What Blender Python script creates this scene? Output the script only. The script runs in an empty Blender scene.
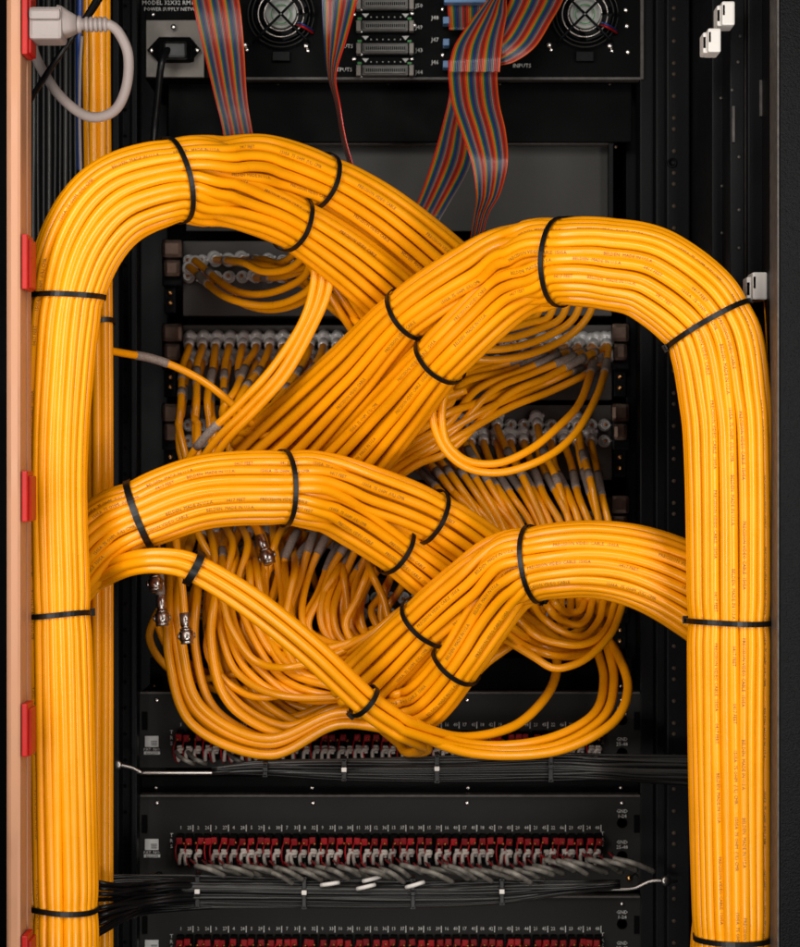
import bpy, bmesh, math, random
from mathutils import Vector, Matrix
random.seed(7)
S = bpy.context.scene
COL = S.collection
D = 2.4                     # camera distance to the plane of the front cables (metres)
PI = math.pi

def DP(d): return d + .5*max(0.0, d - .08)        # depth scale of the cabinet interior
def P(px, py, d=0.0):
    d = DP(d)
    s = (D + d) / D / 1000.0
    return Vector(((px - 400) * s, d, (473.5 - py) * s))
def SC(d): return (D + DP(d)) / D / 1000.0

# ------------------------------------------------------------------ materials
def mat(name, col, rough=0.5, metal=0.0, var=0.0, nscale=40, bump=0.0, bscale=400, spec=0.5, objvar=0.0, rvar=0.0, coat=0.0):
    m = bpy.data.materials.new(name); m.use_nodes = True
    nt = m.node_tree; b = nt.nodes['Principled BSDF']
    b.inputs['Base Color'].default_value = (*col, 1); b.inputs['Roughness'].default_value = rough
    b.inputs['Metallic'].default_value = metal; b.inputs['Specular IOR Level'].default_value = spec
    b.inputs['Coat Weight'].default_value = coat
    geo = nt.nodes.new('ShaderNodeTexCoord')
    last = None
    if var > 0 or rvar > 0:
        n = nt.nodes.new('ShaderNodeTexNoise'); n.inputs['Scale'].default_value = nscale; n.inputs['Detail'].default_value = 5
        nt.links.new(geo.outputs['Object'], n.inputs['Vector'])
        if var > 0:
            mr = nt.nodes.new('ShaderNodeMapRange'); mr.inputs[1].default_value = .25; mr.inputs[2].default_value = .75
            mr.inputs[3].default_value = 1 - var; mr.inputs[4].default_value = 1 + var
            nt.links.new(n.outputs['Fac'], mr.inputs[0]); last = mr.outputs[0]
        if rvar > 0:
            mr2 = nt.nodes.new('ShaderNodeMapRange'); mr2.inputs[1].default_value = .3; mr2.inputs[2].default_value = .7
            mr2.inputs[3].default_value = max(.03, rough - rvar); mr2.inputs[4].default_value = rough + rvar
            nt.links.new(n.outputs['Fac'], mr2.inputs[0]); nt.links.new(mr2.outputs[0], b.inputs['Roughness'])
    if objvar > 0:
        oi = nt.nodes.new('ShaderNodeObjectInfo')
        mr = nt.nodes.new('ShaderNodeMapRange'); mr.inputs[3].default_value = 1 - objvar; mr.inputs[4].default_value = 1 + objvar * .6
        nt.links.new(oi.outputs['Random'], mr.inputs[0])
        if last is None: last = mr.outputs[0]
        else:
            mm = nt.nodes.new('ShaderNodeMath'); mm.operation = 'MULTIPLY'
            nt.links.new(last, mm.inputs[0]); nt.links.new(mr.outputs[0], mm.inputs[1]); last = mm.outputs[0]
    if last is not None:
        vm = nt.nodes.new('ShaderNodeVectorMath'); vm.operation = 'SCALE'
        vm.inputs[0].default_value = col; nt.links.new(last, vm.inputs['Scale'])
        nt.links.new(vm.outputs[0], b.inputs['Base Color'])
    if bump > 0:
        n = nt.nodes.new('ShaderNodeTexNoise'); n.inputs['Scale'].default_value = bscale; n.inputs['Detail'].default_value = 3
        nt.links.new(geo.outputs['Object'], n.inputs['Vector'])
        bp = nt.nodes.new('ShaderNodeBump'); bp.inputs['Strength'].default_value = bump; bp.inputs['Distance'].default_value = .001
        nt.links.new(n.outputs['Fac'], bp.inputs['Height']); nt.links.new(bp.outputs[0], b.inputs['Normal'])
    return m

M = {}
M['orange'] = mat('orange_jacket', (.95, .352, .0015), .28, var=.06, nscale=25, objvar=.09, bump=.06, bscale=180, rvar=.07, spec=.5)
M['orange_deep'] = M['orange']
M['ink'] = mat('jacket_print', (.27, .10, .005), .6)
M['sleeve'] = mat('grey_sleeve', (.26, .205, .172), .55, var=.5, nscale=700, bump=.15, bscale=300)
M['tie'] = mat('black_nylon', (.004, .004, .004), .38, rvar=.06, nscale=60, spec=.35)
M['silver'] = mat('nickel', (.82, .78, .74), .24, 1.0, rvar=.08, nscale=90)
M['plug'] = mat('nickel_plug', (.97, .95, .93), .2, .2, rvar=.08, nscale=90)
M['gun'] = mat('tarnished_nickel', (.42, .38, .35), .32, 1.0, rvar=.12, nscale=120)
M['steel'] = mat('steel_rod', (.50, .47, .44), .34, 1.0)
M['pin'] = mat('copper_pin', (.55, .20, .06), .35, 1.0)
M['white_ins'] = mat('white_insulator', (.75, .72, .68), .4)
M['panel'] = mat('grey_black_panel', (.080, .073, .067), .5, var=.16, nscale=14, bump=.12, bscale=700, rvar=.1, spec=.3)
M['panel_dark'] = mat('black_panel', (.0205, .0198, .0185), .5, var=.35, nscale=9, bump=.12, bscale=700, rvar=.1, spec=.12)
M['plate'] = mat('grey_blank_plate', (.044, .042, .038), .5, var=.3, nscale=9, bump=.1, bscale=600, rvar=.1, spec=.3)
M['black'] = mat('black_paint', (.0022, .0023, .0024), .45, var=.25, nscale=15, bump=.08, bscale=500, rvar=.1, spec=.04)
M['rail'] = mat('rail_black', (.0036, .0040, .0048), .42, var=.25, nscale=10, bump=.06, bscale=500, rvar=.08, spec=.10)
M['wall'] = mat('textured_black', (.0024, .0026, .0032), .5, bump=1.0, bscale=520, var=.5, nscale=480, spec=.12)
M['edge'] = mat('pale_edge', (.060, .052, .046), .5, var=.5, nscale=120)  # mottled grey-brown, paler than the black paint, for edge strips, slots and screws
M['hole'] = mat('hole_dark', (.0012, .0012, .0012), .8, spec=.1)
M['brass'] = mat('brass_screw', (.75, .42, .16), .3, 1.0)
M['rust'] = mat('brown_hole', (.04, .022, .010), .6)
M['copper'] = mat('salmon_copper', (.42, .20, .105), .5, .15, var=.12, nscale=14, rvar=.1)
M['copper_side'] = M['copper']
M['red'] = mat('red_plastic', (.40, .006, .004), .45, var=.15, nscale=30, spec=.25)
M['red_wire'] = mat('red_wire', (.34, .008, .012), .5, objvar=.4, spec=.2)
M['white_wire'] = mat('white_wire', (.52, .46, .41), .5, objvar=.3)
M['blue'] = mat('blue_plastic', (.010, .035, .17), .4)
M['ltblue'] = mat('light_blue_plastic', (.09, .20, .38), .4)
M['grey'] = mat('grey_plastic', (.27, .225, .21), .45, var=.06, nscale=30, bump=.1)
M['white'] = mat('white_nylon', (.72, .68, .64), .45)
M['paint'] = mat('white_print', (.72, .71, .68), .6)
M['label'] = mat('label_white', (.72, .72, .70), .5, var=.08, nscale=80)
M['alu'] = mat('brushed_plate', (.20, .18, .16), .5, .35, var=.18, nscale=50, rvar=.1)
M['bronze'] = mat('dull_bronze', (.10, .066, .050), .42, .9, var=.6, nscale=55, rvar=.1)
M['fan_hub'] = mat('fan_hub_label', (.55, .57, .53), .35, var=.1, nscale=60)
M['green'] = mat('green_mark', (.03, .22, .05), .5)
M['conn'] = mat('grey_connector', (.15, .145, .135), .5, var=.2, nscale=150)
M['blk_cable'] = mat('black_cable', (.006, .006, .0065), .34, objvar=.4, spec=.3)
M['grey_cable'] = mat('dark_grey_cable', (.030, .029, .027), .30, objvar=.7, spec=.4)
M['grn_sleeve'] = mat('olive_grey_sleeve', (.15, .138, .118), .5, var=.45, nscale=150, objvar=.3, bump=.2, bscale=300)
RB = [('brown', (.12, .03, .015)), ('redr', (.46, .022, .012)), ('orng', (.52, .095, .015)), ('yell', (.32, .19, .012)), ('gren', (.012, .11, .06)),
      ('blu', (.010, .040, .15)), ('viol', (.045, .03, .10)), ('gry', (.10, .085, .078)), ('wht', (.19, .155, .14)), ('redd', (.45, .015, .01))]
RM = [mat('ribbon_' + n, c, .27, bump=.05, spec=.95) for n, c in RB]

# ------------------------------------------------------------------ object helpers
def link(o, parent=None):
    COL.objects.link(o)
    if parent is not None: o.parent = parent
    return o
def tag(o, label, cat, group=None, kind=None):
    if label: o['label'] = label
    if cat: o['category'] = cat
    if group: o['group'] = group
    if kind: o['kind'] = kind
    return o
def thing(name, label, cat, loc=(0, 0, 0), group=None):
    o = bpy.data.objects.new(name, None); o.empty_display_size = .02
    link(o); o.location = loc
    return tag(o, label, cat, group)
class MB:
    def __init__(s): s.v = []; s.f = []; s.m = []; s.sm = []
    def add(s, v, f, mi=0, smooth=True):
        o = len(s.v); s.v += [tuple(x) for x in v]
        for q in f:
            s.f.append([i + o for i in q]); s.m.append(mi); s.sm.append(smooth)
        return s
    def mesh(s, name, mats, origin=None):
        me = bpy.data.meshes.new(name)
        o = origin or Vector((0, 0, 0))
        me.from_pydata([(x[0] - o[0], x[1] - o[1], x[2] - o[2]) for x in s.v], [], s.f)
        for m in (mats if isinstance(mats, (list, tuple)) else [mats]): me.materials.append(m)
        me.polygons.foreach_set('material_index', s.m); me.polygons.foreach_set('use_smooth', s.sm)
        me.update(); return me
    def obj(s, name, mats, parent=None):
        loc = Vector((0, 0, 0))
        if parent is not None: loc = parent_loc(parent)
        o = bpy.data.objects.new(name, s.mesh(name, mats, loc))
        return link(o, parent)
def objs(mb, name, mats, parent):
    """one object per connected piece"""
    root = list(range(len(mb.v)))
    def find(i):
        while root[i] != i: root[i] = root[root[i]]; i = root[i]
        return i
    for f in mb.f:
        for q in f[1:]: root[find(q)] = find(f[0])
    groups = {}
    for k, f in enumerate(mb.f): groups.setdefault(find(f[0]), []).append(k)
    for ks in groups.values():
        ids = sorted({q for k in ks for q in mb.f[k]}); new = {q: i for i, q in enumerate(ids)}
        p = MB(); p.v = [mb.v[q] for q in ids]; p.f = [[new[q] for q in mb.f[k]] for k in ks]; p.m = [mb.m[k] for k in ks]; p.sm = [mb.sm[k] for k in ks]
        o = p.obj(name, mats, parent)
    return o
def parent_loc(p):
    v = Vector(p.location)
    while p.parent is not None:
        p = p.parent; v = v + Vector(p.location)
    return v

def box(mb, lo, hi, mi=0, bev=0.0):
    x0, y0, z0 = lo; x1, y1, z1 = hi
    if bev <= 0:
        v = [(x0,y0,z0),(x1,y0,z0),(x1,y1,z0),(x0,y1,z0),(x0,y0,z1),(x1,y0,z1),(x1,y1,z1),(x0,y1,z1)]
        f = [(0,3,2,1),(4,5,6,7),(0,1,5,4),(1,2,6,5),(2,3,7,6),(3,0,4,7)]
        mb.add(v, f, mi, False); return
    bm = bmesh.new(); bmesh.ops.create_cube(bm, size=1)
    for q in bm.verts: q.co = Vector(((x0+x1)/2 + q.co.x*(x1-x0), (y0+y1)/2 + q.co.y*(y1-y0), (z0+z1)/2 + q.co.z*(z1-z0)))
    bmesh.ops.bevel(bm, geom=bm.edges[:], offset=bev, segments=2, affect='EDGES', profile=.6)
    bm.verts.index_update()
    mb.add([q.co for q in bm.verts], [[q.index for q in f.verts] for f in bm.faces], mi, False); bm.free()
def pbox(mb, x0, y0, x1, y1, d, t, mi=0, bev=0.0):      # front face at depth d covering a picture rectangle, t metres thick
    a = P(x0, y1, d); b = P(x1, y0, d)
    box(mb, (a.x, a.y, a.z), (b.x, a.y + t, b.z), mi, bev)
def lathe(mb, prof, org, axis, mi=0, n=16, smooth=True, cap=True):
    ax = Vector(axis).normalized(); h = Vector((0, 0, 1)) if abs(ax.z) < .9 else Vector((1, 0, 0))
    u = ax.cross(h).normalized(); w = ax.cross(u)
    v = []; f = []
    for r, z in prof:
        for k in range(n):
            a = 2*PI*k/n; v.append(Vector(org) + ax*z + (u*math.cos(a) + w*math.sin(a))*r)
    for i in range(len(prof)-1):
        for k in range(n):
            f.append((i*n+k, i*n+(k+1) % n, (i+1)*n+(k+1) % n, (i+1)*n+k))
    if cap:
        f.append(tuple(range(n))[::-1]); f.append(tuple(range((len(prof)-1)*n, len(prof)*n)))
    mb.add(v, f, mi, smooth)
def disc(mb, c, r, t=.0015, mi=0, n=14):               # small disc standing proud of a panel, facing the viewer
    lathe(mb, [(r, 0), (r, t*.7), (r*.8, t)], c, (0, -1, 0), mi, n)

def cr(p0, p1, p2, p3, t):
    return 0.5*((2*p1) + (-p0+p2)*t + (2*p0-5*p1+4*p2-p3)*t*t + (-p0+3*p1-3*p2+p3)*t*t*t)
def spline(pts, per=14):
    """Catmull-Rom through lists of floats (any dimension)."""
    out = []
    n = len(pts); dim = len(pts[0])
    for i in range(n-1):
        a = pts[i-1] if i > 0 else [2*pts[0][k]-pts[1][k] for k in range(dim)]
        b, c = pts[i], pts[i+1]
        e = pts[i+2] if i+2 < n else [2*pts[-1][k]-pts[-2][k] for k in range(dim)]
        for j in range(per):
            t = j/per; out.append([cr(a[k], b[k], c[k], e[k], t) for k in range(dim)])
    out.append(list(pts[-1])); return out
def resample(pts, step):
    L = [0.0]
    for a, b in zip(pts, pts[1:]): L.append(L[-1] + (b-a).length)
    n = max(3, int(L[-1]/step)); out = []; j = 0
    for i in range(n+1):
        s = L[-1]*i/n
        while j < len(L)-2 and L[j+1] < s: j += 1
        t = (s-L[j])/max(1e-9, L[j+1]-L[j]); out.append(pts[j].lerp(pts[j+1], min(1, t)))
    return out
def frames(pts, ref=None):
    n = len(pts); T = []
    for i in range(n):
        T.append((pts[min(n-1, i+1)] - pts[max(0, i-1)]).normalized())
    N = []
    r = Vector(ref or (0, -1, 0))
    v = r - T[0]*r.dot(T[0])
    if v.length < .05: v = Vector((0, 0, 1)) - T[0]*T[0].z
    v.normalize(); N.append(v)
    for i in range(1, n):
        v = N[-1] - T[i]*N[-1].dot(T[i]); v.normalize(); N.append(v)
    return T, N
def tube(mb, pts, r, sides=10, mi=0, cap=True):
    T, N = frames(pts); v = []; f = []
    n = len(pts)
    for i in range(n):
        B = T[i].cross(N[i]); rr = r(i/(n-1)) if callable(r) else r
        for k in range(sides):
            a = 2*PI*k/sides; v.append(pts[i] + (N[i]*math.cos(a) + B*math.sin(a))*rr)
    for i in range(n-1):
        for k in range(sides):
            f.append((i*sides+k, i*sides+(k+1) % sides, (i+1)*sides+(k+1) % sides, (i+1)*sides+k))
    if cap:
        f.append(tuple(range(sides))[::-1]); f.append(tuple(range((n-1)*sides, n*sides)))
    mb.add(v, f, mi, True)
def ppath(ctrl, step=.006, per=10):
    return resample([P(*q) for q in spline([list(map(float, c)) for c in ctrl], per)], step)

# ------------------------------------------------------------------ lettering
_txt = {}
def text_mesh(s):
    if s in _txt: return _txt[s]
    cu = bpy.data.curves.new('lettering', 'FONT'); cu.body = s; cu.size = 1; cu.resolution_u = 1
    o = bpy.data.objects.new('lettering', cu); COL.objects.link(o)
    dg = bpy.context.evaluated_depsgraph_get(); dg.update()
    me = o.evaluated_get(dg).to_mesh()
    v = [(q.co.x, q.co.y) for q in me.vertices]; f = [list(q.vertices) for q in me.polygons]
    o.evaluated_get(dg).to_mesh_clear(); bpy.data.objects.remove(o); bpy.data.curves.remove(cu)
    _txt[s] = (v, f); return _txt[s]
def text(mb, s, px, py, d, size_px, mi=0, align='c', squeeze=1.0):
    v, f = text_mesh(s)
    if not v: return
    w = max(a for a, b in v); k = size_px*SC(d)/.72          # size_px = cap height in picture pixels
    off = {'c': -w/2, 'l': 0, 'r': -w}[align]
    o = P(px, py, d)
    mb.add([(o.x + (a+off)*k*squeeze, o.y, o.z + (b-.36)*k) for a, b in v], f, mi, False)
def cable_text(mb, pts, N, T, r, s0, string, size, phi0, flip=False):
    v, f = text_mesh(string); k = size/.72; out = []
    L = [0.0]
    for a, b in zip(pts, pts[1:]): L.append(L[-1] + (b-a).length)
    j = 0
    order = sorted(range(len(v)), key=lambda i: v[i][0]); res = [None]*len(v)
    W = max(a for a, b in v)*k
    if s0 + W > L[-1]: return W
    for i in order:
        tx = v[i][0]*k; ty = (v[i][1]-.36)*k
        s = s0 + (W-tx if flip else tx)
        if flip: ty = -ty
        while j > 0 and L[j] > s: j -= 1
        while j < len(L)-2 and L[j+1] < s: j += 1
        t = (s-L[j])/max(1e-9, L[j+1]-L[j]); c = pts[j].lerp(pts[j+1], t)
        n = N[j]; b = T[j].cross(n); a = phi0 - ty/r
        res[i] = c + (n*math.cos(a) + b*math.sin(a))*(r + .00025)
    mb.add(res, f, 0, False)
    return W

# ------------------------------------------------------------------ cable bundles
RC = .0054                                            # jacket radius
def ring_slots(n, n1=None):
    """n positions in a unit disc: an outer ring of n1 tubes that touch, then further rings inwards; also the tube radius relative to the disc."""
    if n == 1: return [(0, 0)], 1
    if n < 5: return [(.55*math.cos(2*PI*k/n), .55*math.sin(2*PI*k/n)) for k in range(n)], .45
    n1 = min(n, n1 or (n-1 if n <= 8 else int(n*.62)))
    rr = math.sin(PI/n1)/(1+math.sin(PI/n1)); q = 1-rr
    slots = [(q, 2*PI*(k+.5)/n1) for k in range(n1)]
    while len(slots) < n:
        q = max(0, q - 1.85*rr)
        m = min(n-len(slots), max(1, int(PI/math.asin(min(1, rr/max(q, rr))))) if q > rr else 1)
        slots += [(q, 2*PI*(k+.25)/m) for k in range(m)]
        if q == 0 and len(slots) < n: slots += [(.2*math.cos(k), .2*math.sin(k)) for k in range(n-len(slots))]
    return [(a*math.cos(b), a*math.sin(b)) for a, b in slots], rr
def smooth(x): x = max(0, min(1, x)); return x*x*(3-2*x)

class Bundle:
    """trunk control points (px, py, depth, R px); subs: lists continuing them with (px,py,d,R,w)."""
    def __init__(s, name, label, group, trunk, subs, n, step=.008, wander=.026, twist=0.0, swap=False, n1=None, pinch=()):
        s.root = thing(name, label, 'cable bundle', P(*trunk[0][:3]), group)
        s.subs = []; s.cables = []
        full = ring_slots(n, n1)[0]
        random.shuffle(full)
        full.sort(key=lambda q: q[0])                  # u: across the picture; +u = left of the direction of travel
        groups = [full] if len(subs) < 2 else ([full[:n//2], full[n//2:]] if swap else [full[n//2:], full[:n//2]])
        for gi, sub in enumerate(subs):
            ctrl = [list(t) + [0.0] if len(t) == 4 else list(t) for t in trunk] + [list(q) for q in sub]
            sp = spline([list(map(float, c)) for c in ctrl], 16)
            cen = [P(*q[:3]) for q in sp]
            n0 = len(cen)
            T = [(cen[min(n0-1, i+1)]-cen[max(0, i-1)]).normalized() for i in range(n0)]
            V = []; U = []
            for t in T:
                r = Vector((0, -1, 0)); v = (r - t*r.dot(t)).normalized(); V.append(v); U.append(v.cross(t).normalized())
            RR = [q[3]*SC(q[2])*(1 - .05*max([math.exp(-((q[0]-a)**2+(q[1]-b)**2)/130.) for a, b in pinch] or [0])) for q in sp]; W = [smooth(q[4]) for q in sp]
            s.subs.append(dict(cen=cen, T=T, U=U, V=V, R=RR, W=W, sp=sp))
            g = groups[gi]; slots = ring_slots(len(g))[0]
            mu = sum(q[0] for q in g)/len(g) if len(subs) > 1 else 0
            left = list(slots); pairs = []
            for q in sorted(g, key=lambda q: -math.hypot(q[0]-mu, q[1])):
                k = min(range(len(left)), key=lambda i: (left[i][0]-(q[0]-mu)*1.35)**2 + (left[i][1]-q[1])**2)
                pairs.append((q, left.pop(k)))
            for (q, e) in pairs:
                ph = random.uniform(0, 6.28); fr = random.uniform(1.2, 2.6); ph2 = random.uniform(0, 6.28)
                pts = []
                for i in range(n0):
                    a = W[i]; t = i/n0
                    u = q[0]*(1-a) + e[0]*a; v = q[1]*(1-a) + e[1]*a
                    dth = wander*math.sin(ph + fr*6.28*t) + wander*.5*math.sin(ph2 + fr*2.3*6.28*t) + twist*t
                    u, v = u*math.cos(dth)-v*math.sin(dth), u*math.sin(dth)+v*math.cos(dth)
                    k = 1 + .010*math.sin(ph2*2 + fr*9*t)
                    pts.append(cen[i] + (U[i]*u + V[i]*v)*RR[i]*k)
                s.cables.append(dict(pts=pts, q=q, e=e, sub=gi))
    def build(s, tails=None, step=.007, prints=0, sides=12, print_rng=None, flip=False, rc=RC):
        cand = []
        for c in s.cables:
            pts = c['pts']
            if c.get('tail'):
                base = pts[::6]; raw = [list(p) for p in base] + [list(p) for p in c['tail']]
                pts = [Vector(p) for p in spline(raw, 8)]
            pts = resample(pts, step); c['final'] = pts
            mb = MB(); tube(mb, pts, rc, sides)
            c['obj'] = mb.obj('cable', M['orange'], s.root)
            c['front'] = c['q'][1]
        # printed jackets: the cables that lie on the front of the bundle
        fr = sorted([c for c in s.cables if c['q'][1] > .55], key=lambda c: c['q'][0])
        if prints:
            fr = [c for c in fr if abs(c['q'][0]) < .78]; pick = random.sample(fr, min(prints, len(fr)))
            for c in pick:
                pts = c['final']
                T, N = frames(pts)
                N = []
                for t in T:
                    r = Vector((0, -1, 0)); N.append((r - t*r.dot(t)).normalized())
                mb = MB(); x = random.uniform(.0, .12); L = sum((b-a).length for a, b in zip(pts, pts[1:]))
                phi = random.uniform(-.45, .45)
                while x < L-.1:
                    st = random.choice(['PRECISION VIDEO CABLE', '1505A  75 OHM  (UL) CMR', 'BELDEN  MADE IN U.S.A.', 'PRECISION VIDEO CABLE  1505A', '0417 FEET'])
                    w = cable_text(mb, pts, N, T, rc, x, st, .0034, phi, flip)
                    x += w + random.uniform(.012, .05)
                if mb.v: mb.obj('jacket_print', M['ink'], c['obj'])
    def nearest(s, px, py, gi=0):
        b = s.subs[gi]; k = min(range(len(b['sp'])), key=lambda i: (b['sp'][i][0]-px)**2 + (b['sp'][i][1]-py)**2)
        return b, k
    def tie(s, px, py, label, gi=0, tilt=0.0, w=.0056, head=None, R=None, glint=False, grow=1.0):
        b, k = s.nearest(px, py, gi)
        c = b['cen'][k] ; T, U, V = b['T'][k], b['U'][k], b['V'][k]; R = (R*SC(b['sp'][k][2]) if R else b['R'][k])*grow + .0022
        make_tie(c, T, U, V, R, label, tilt, w, head)
def make_tie(c, T, U, V, R, label, tilt=0.0, w=.0056, head=None, group='black cable ties round the orange bundles'):
    root = thing('cable_tie', label, 'cable tie', c, group)
    mb = MB(); n = 56; t = .0013; vs = []; fs = []
    sag = random.uniform(-.0015, .0015)
    for i in range(n):
        a = 2*PI*i/n; e = U*math.cos(a) + V*math.sin(a)
        wob = 1 + .006*math.sin(7*a + R*900)
        o = c + e*R*wob + T*(tilt*R*math.cos(a) + sag*math.sin(2*a))
        for (dr, dz) in ((0, -w/2), (t, -w/2*.94), (t, w/2*.94), (0, w/2)):
            vs.append(o + e*dr + T*dz)
    for i in range(n):
        j = (i+1) % n
        for k in range(4):
            l = (k+1) % 4; fs.append((i*4+k, j*4+k, j*4+l, i*4+l))
    mb.add(vs, fs, 0, False); mb.obj('strap', M['tie'], root)
    if head is not None:
        a = head; e = U*math.cos(a) + V*math.sin(a); tg = -U*math.sin(a) + V*math.cos(a)
        o = c + e*(R + .0022) + T*(tilt*R*math.cos(a)); hb = MB()
        v = []
        for (i, j, k) in [(-1,-1,-1),(1,-1,-1),(1,1,-1),(-1,1,-1),(-1,-1,1),(1,-1,1),(1,1,1),(-1,1,1)]:
            v.append(o + e*(.0024*j) + tg*(.0038*k) + T*(.0038*i))
        hb.add(v, [(0,3,2,1),(4,5,6,7),(0,1,5,4),(1,2,6,5),(2,3,7,6),(3,0,4,7)], 0, False)
        # cut-off tail of the strap
        v = []
        for (i, j, k) in [(-1,-1,0),(1,-1,0),(1,1,0),(-1,1,0),(-1,-1,1),(1,-1,1),(1,1,1),(-1,1,1)]:
            v.append(o + e*(.0007*j) + tg*(.0048 + .006*k) + T*(.0021*i))
        hb.add(v, [(0,3,2,1),(4,5,6,7),(0,1,5,4),(1,2,6,5),(2,3,7,6),(3,0,4,7)], 0, False)
        hb.obj('head', M['tie'], root)

# ------------------------------------------------------------------ loose cables with plugs and sleeves
ORD = ['first','second','third','fourth','fifth','sixth','seventh','eighth','ninth','tenth','eleventh','twelfth','thirteenth','fourteenth','fifteenth',
       'sixteenth','seventeenth','eighteenth','nineteenth','twentieth','twenty-first','twenty-second','twenty-third','twenty-fourth','twenty-fifth','twenty-sixth','twenty-seventh','twenty-eighth','twenty-ninth','thirtieth','thirty-first','thirty-second','thirty-third','thirty-fourth','thirty-fifth','thirty-sixth','thirty-seventh','thirty-eighth','thirty-ninth','fortieth','forty-first','forty-second','forty-third']
def plug_mesh():
    mb = MB()                                          # plug pointing along +Y into its jack; cable leaves at -Y
    lathe(mb, [(.0045, -.034), (.0058, -.033), (.0058, -.020), (.0050, -.019), (.0050, -.016), (.0068, -.0165), (.0068, -.0145), (.0062, -.014)], (0, 0, 0), (0, 1, 0), 0, 20)
    prof = [(.0060, -.0142)] + [(.0068 + .0018*math.sin(t), -.0080 - .0058*math.cos(t)) for t in [PI*k/8 for k in range(9)]] + [(.0072, -.0018), (.0072, .0010)]
    lathe(mb, prof, (0, 0, 0), (0, 1, 0), 0, 24)       # rounded coupling ring
    for a in (.4, .4 + PI):                            # bayonet lugs
        c = Vector((.0085*math.cos(a), -.008, .0085*math.sin(a)))
        lathe(mb, [(.0018, -.003), (.0018, .003)], c, (0, 1, 0), 0, 8)
    return mb.mesh('plug', M['plug'])
PLUG = plug_mesh()
FREE = PLUG.copy(); FREE.name = 'plug'; FREE.materials[0] = M['gun']
def rot_to(direction):
    return Vector((0, 1, 0)).rotation_difference(Vector(direction).normalized()).to_euler()
def loose(ctrl, label, group, plug=True, sleeves=(), r=.0044, name='coax_cable', jig=0.0, plug_end=False, step=.0065, prints=False):
    """ctrl: (px,py,d) points from the jack outwards."""
    ctrl = [list(c) for c in ctrl]
    if jig:
        for c in ctrl[2:-1]:
            c[0] += random.uniform(-jig, jig); c[1] += random.uniform(-jig, jig); c[2] += random.uniform(-.004, .004)
    root = thing(name, label, 'cable', P(*ctrl[0]), group)
    pts = ppath(ctrl, step)
    mb = MB(); tube(mb, pts, r, 10); jk = mb.obj('jacket', M['orange'], root)
    L = [0.0]
    for a, b in zip(pts, pts[1:]): L.append(L[-1] + (b-a).length)
    for (a, b) in sleeves:
        if plug: a, b = a*1.2 + .022, b*1.2 + .022
        seg = [p for p, l in zip(pts, L) if a <= l <= b]
        if len(seg) > 2:
            mb = MB(); tube(mb, seg, lambda t: r + .0007, 10); mb.obj('sleeve', M['sleeve'], root)
    if plug:
        o = bpy.data.objects.new('plug', PLUG); link(o, root)
        dv = pts[0] - pts[2]
        o.rotation_euler = rot_to(dv); o.location = dv.normalized()*.030
    if plug_end:
        o = bpy.data.objects.new('plug', FREE); link(o, root)
        dv = pts[-1] - pts[-3]
        o.rotation_euler = rot_to(dv); o.location = pts[-1] - pts[0] + dv.normalized()*.028
    return root
def jackpt(x, y): return (x, y, .335)
# ================================================================== CABINET
cab = thing('equipment_cabinet', 'black steel equipment cabinet standing open round the orange cables', 'cabinet', (0, .8, -.6))
mb = MB(); box(mb, (-.75, .70, -.75), (.75, .72, .75)); mb.obj('back_panel', M['black'], cab)
mb = MB(); box(mb, (-.56, .02, -.75), (-.54, .70, .75)); mb.obj('side_panel', M['black'], cab)
mb = MB(); box(mb, (.47, .20, -.75), (.49, .70, .75)); mb.obj('side_panel', M['black'], cab)
def rail(parts, name='rail', m='rail'):
    mb = MB()
    for a in parts: pbox(mb, a[0], -60, a[1], 1010, a[2], a[3], 0, .0015)
    return mb.obj(name, M[m], cab)
# left rail: folded channel
r1 = rail([(112, 119, .26, .10), (119, 131, .285, .02), (131, 137, .275, .03), (140, 168, .44, .02)])
mb = MB()
for y in range(-20, 980, 26):
    for x, d in ((125, .285),):
        disc(mb, P(x, y, d), .0022, .0006, 0, 8)
mb.obj('rail_holes', M['hole'], r1)
# right rail
r2 = rail([(626, 640, .36, .05), (640, 654, .30, .05), (656, 667, .285, .03), (667, 690, .26, .03), (690, 712, .30, .03)])
mb = MB()
for i, y in enumerate(range(-14, 1000, 11)):
    if i % 5 in (0, 2, 3):
        disc(mb, P(674, y, .26), .0024, .0008, 0, 10)
mb.obj('rail_holes', M['rust'], r2)
mb = MB(); lathe(mb, [(.0058, 0), (.0058, .002), (.0040, .003), (.0040, .0012), (0.0005, .0012)], P(672, 163, .26), (0, -1, 0), 0, 16); mb.obj('rail_bolt', M['rail'], r2)
# stepped channels of the door frame on the viewer's right
r3 = rail([(712, 727, .14, .30), (730, 745, .10, .28), (748, 770, .085, .28)], 'door_channel')
mb = MB()
for x, d, w in ((728.5, .118, 1.0), (746.5, .096, 1.6), (768.5, .079, .9)): pbox(mb, x-w/2, -60, x+w/2, 1010, d, .02, 0)
objs(mb, 'channel_edge', M['edge'], r3)
mb = MB()
for x, y0, y1, d in ((733.5, 106, 142, .097), (761, 80, 116, .082), (733.5, 330, 366, .097)): pbox(mb, x-1.3, y0, x+1.3, y1, d, .003, 0)
objs(mb, 'channel_slot', M['edge'], r3)
mb = MB()
for x, y, d in ((738, 62, .0995), (732, 90, .0995), (740, 36, .0995), (739, 157, .0995), (721, 98, .139), (722, 186, .139), (739, 210, .0995), (722, 233, .139), (739, 248, .0995)): disc(mb, P(x, y, d), .0017, .0012, 0, 10)
objs(mb, 'channel_screw', M['edge'], r3)
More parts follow.
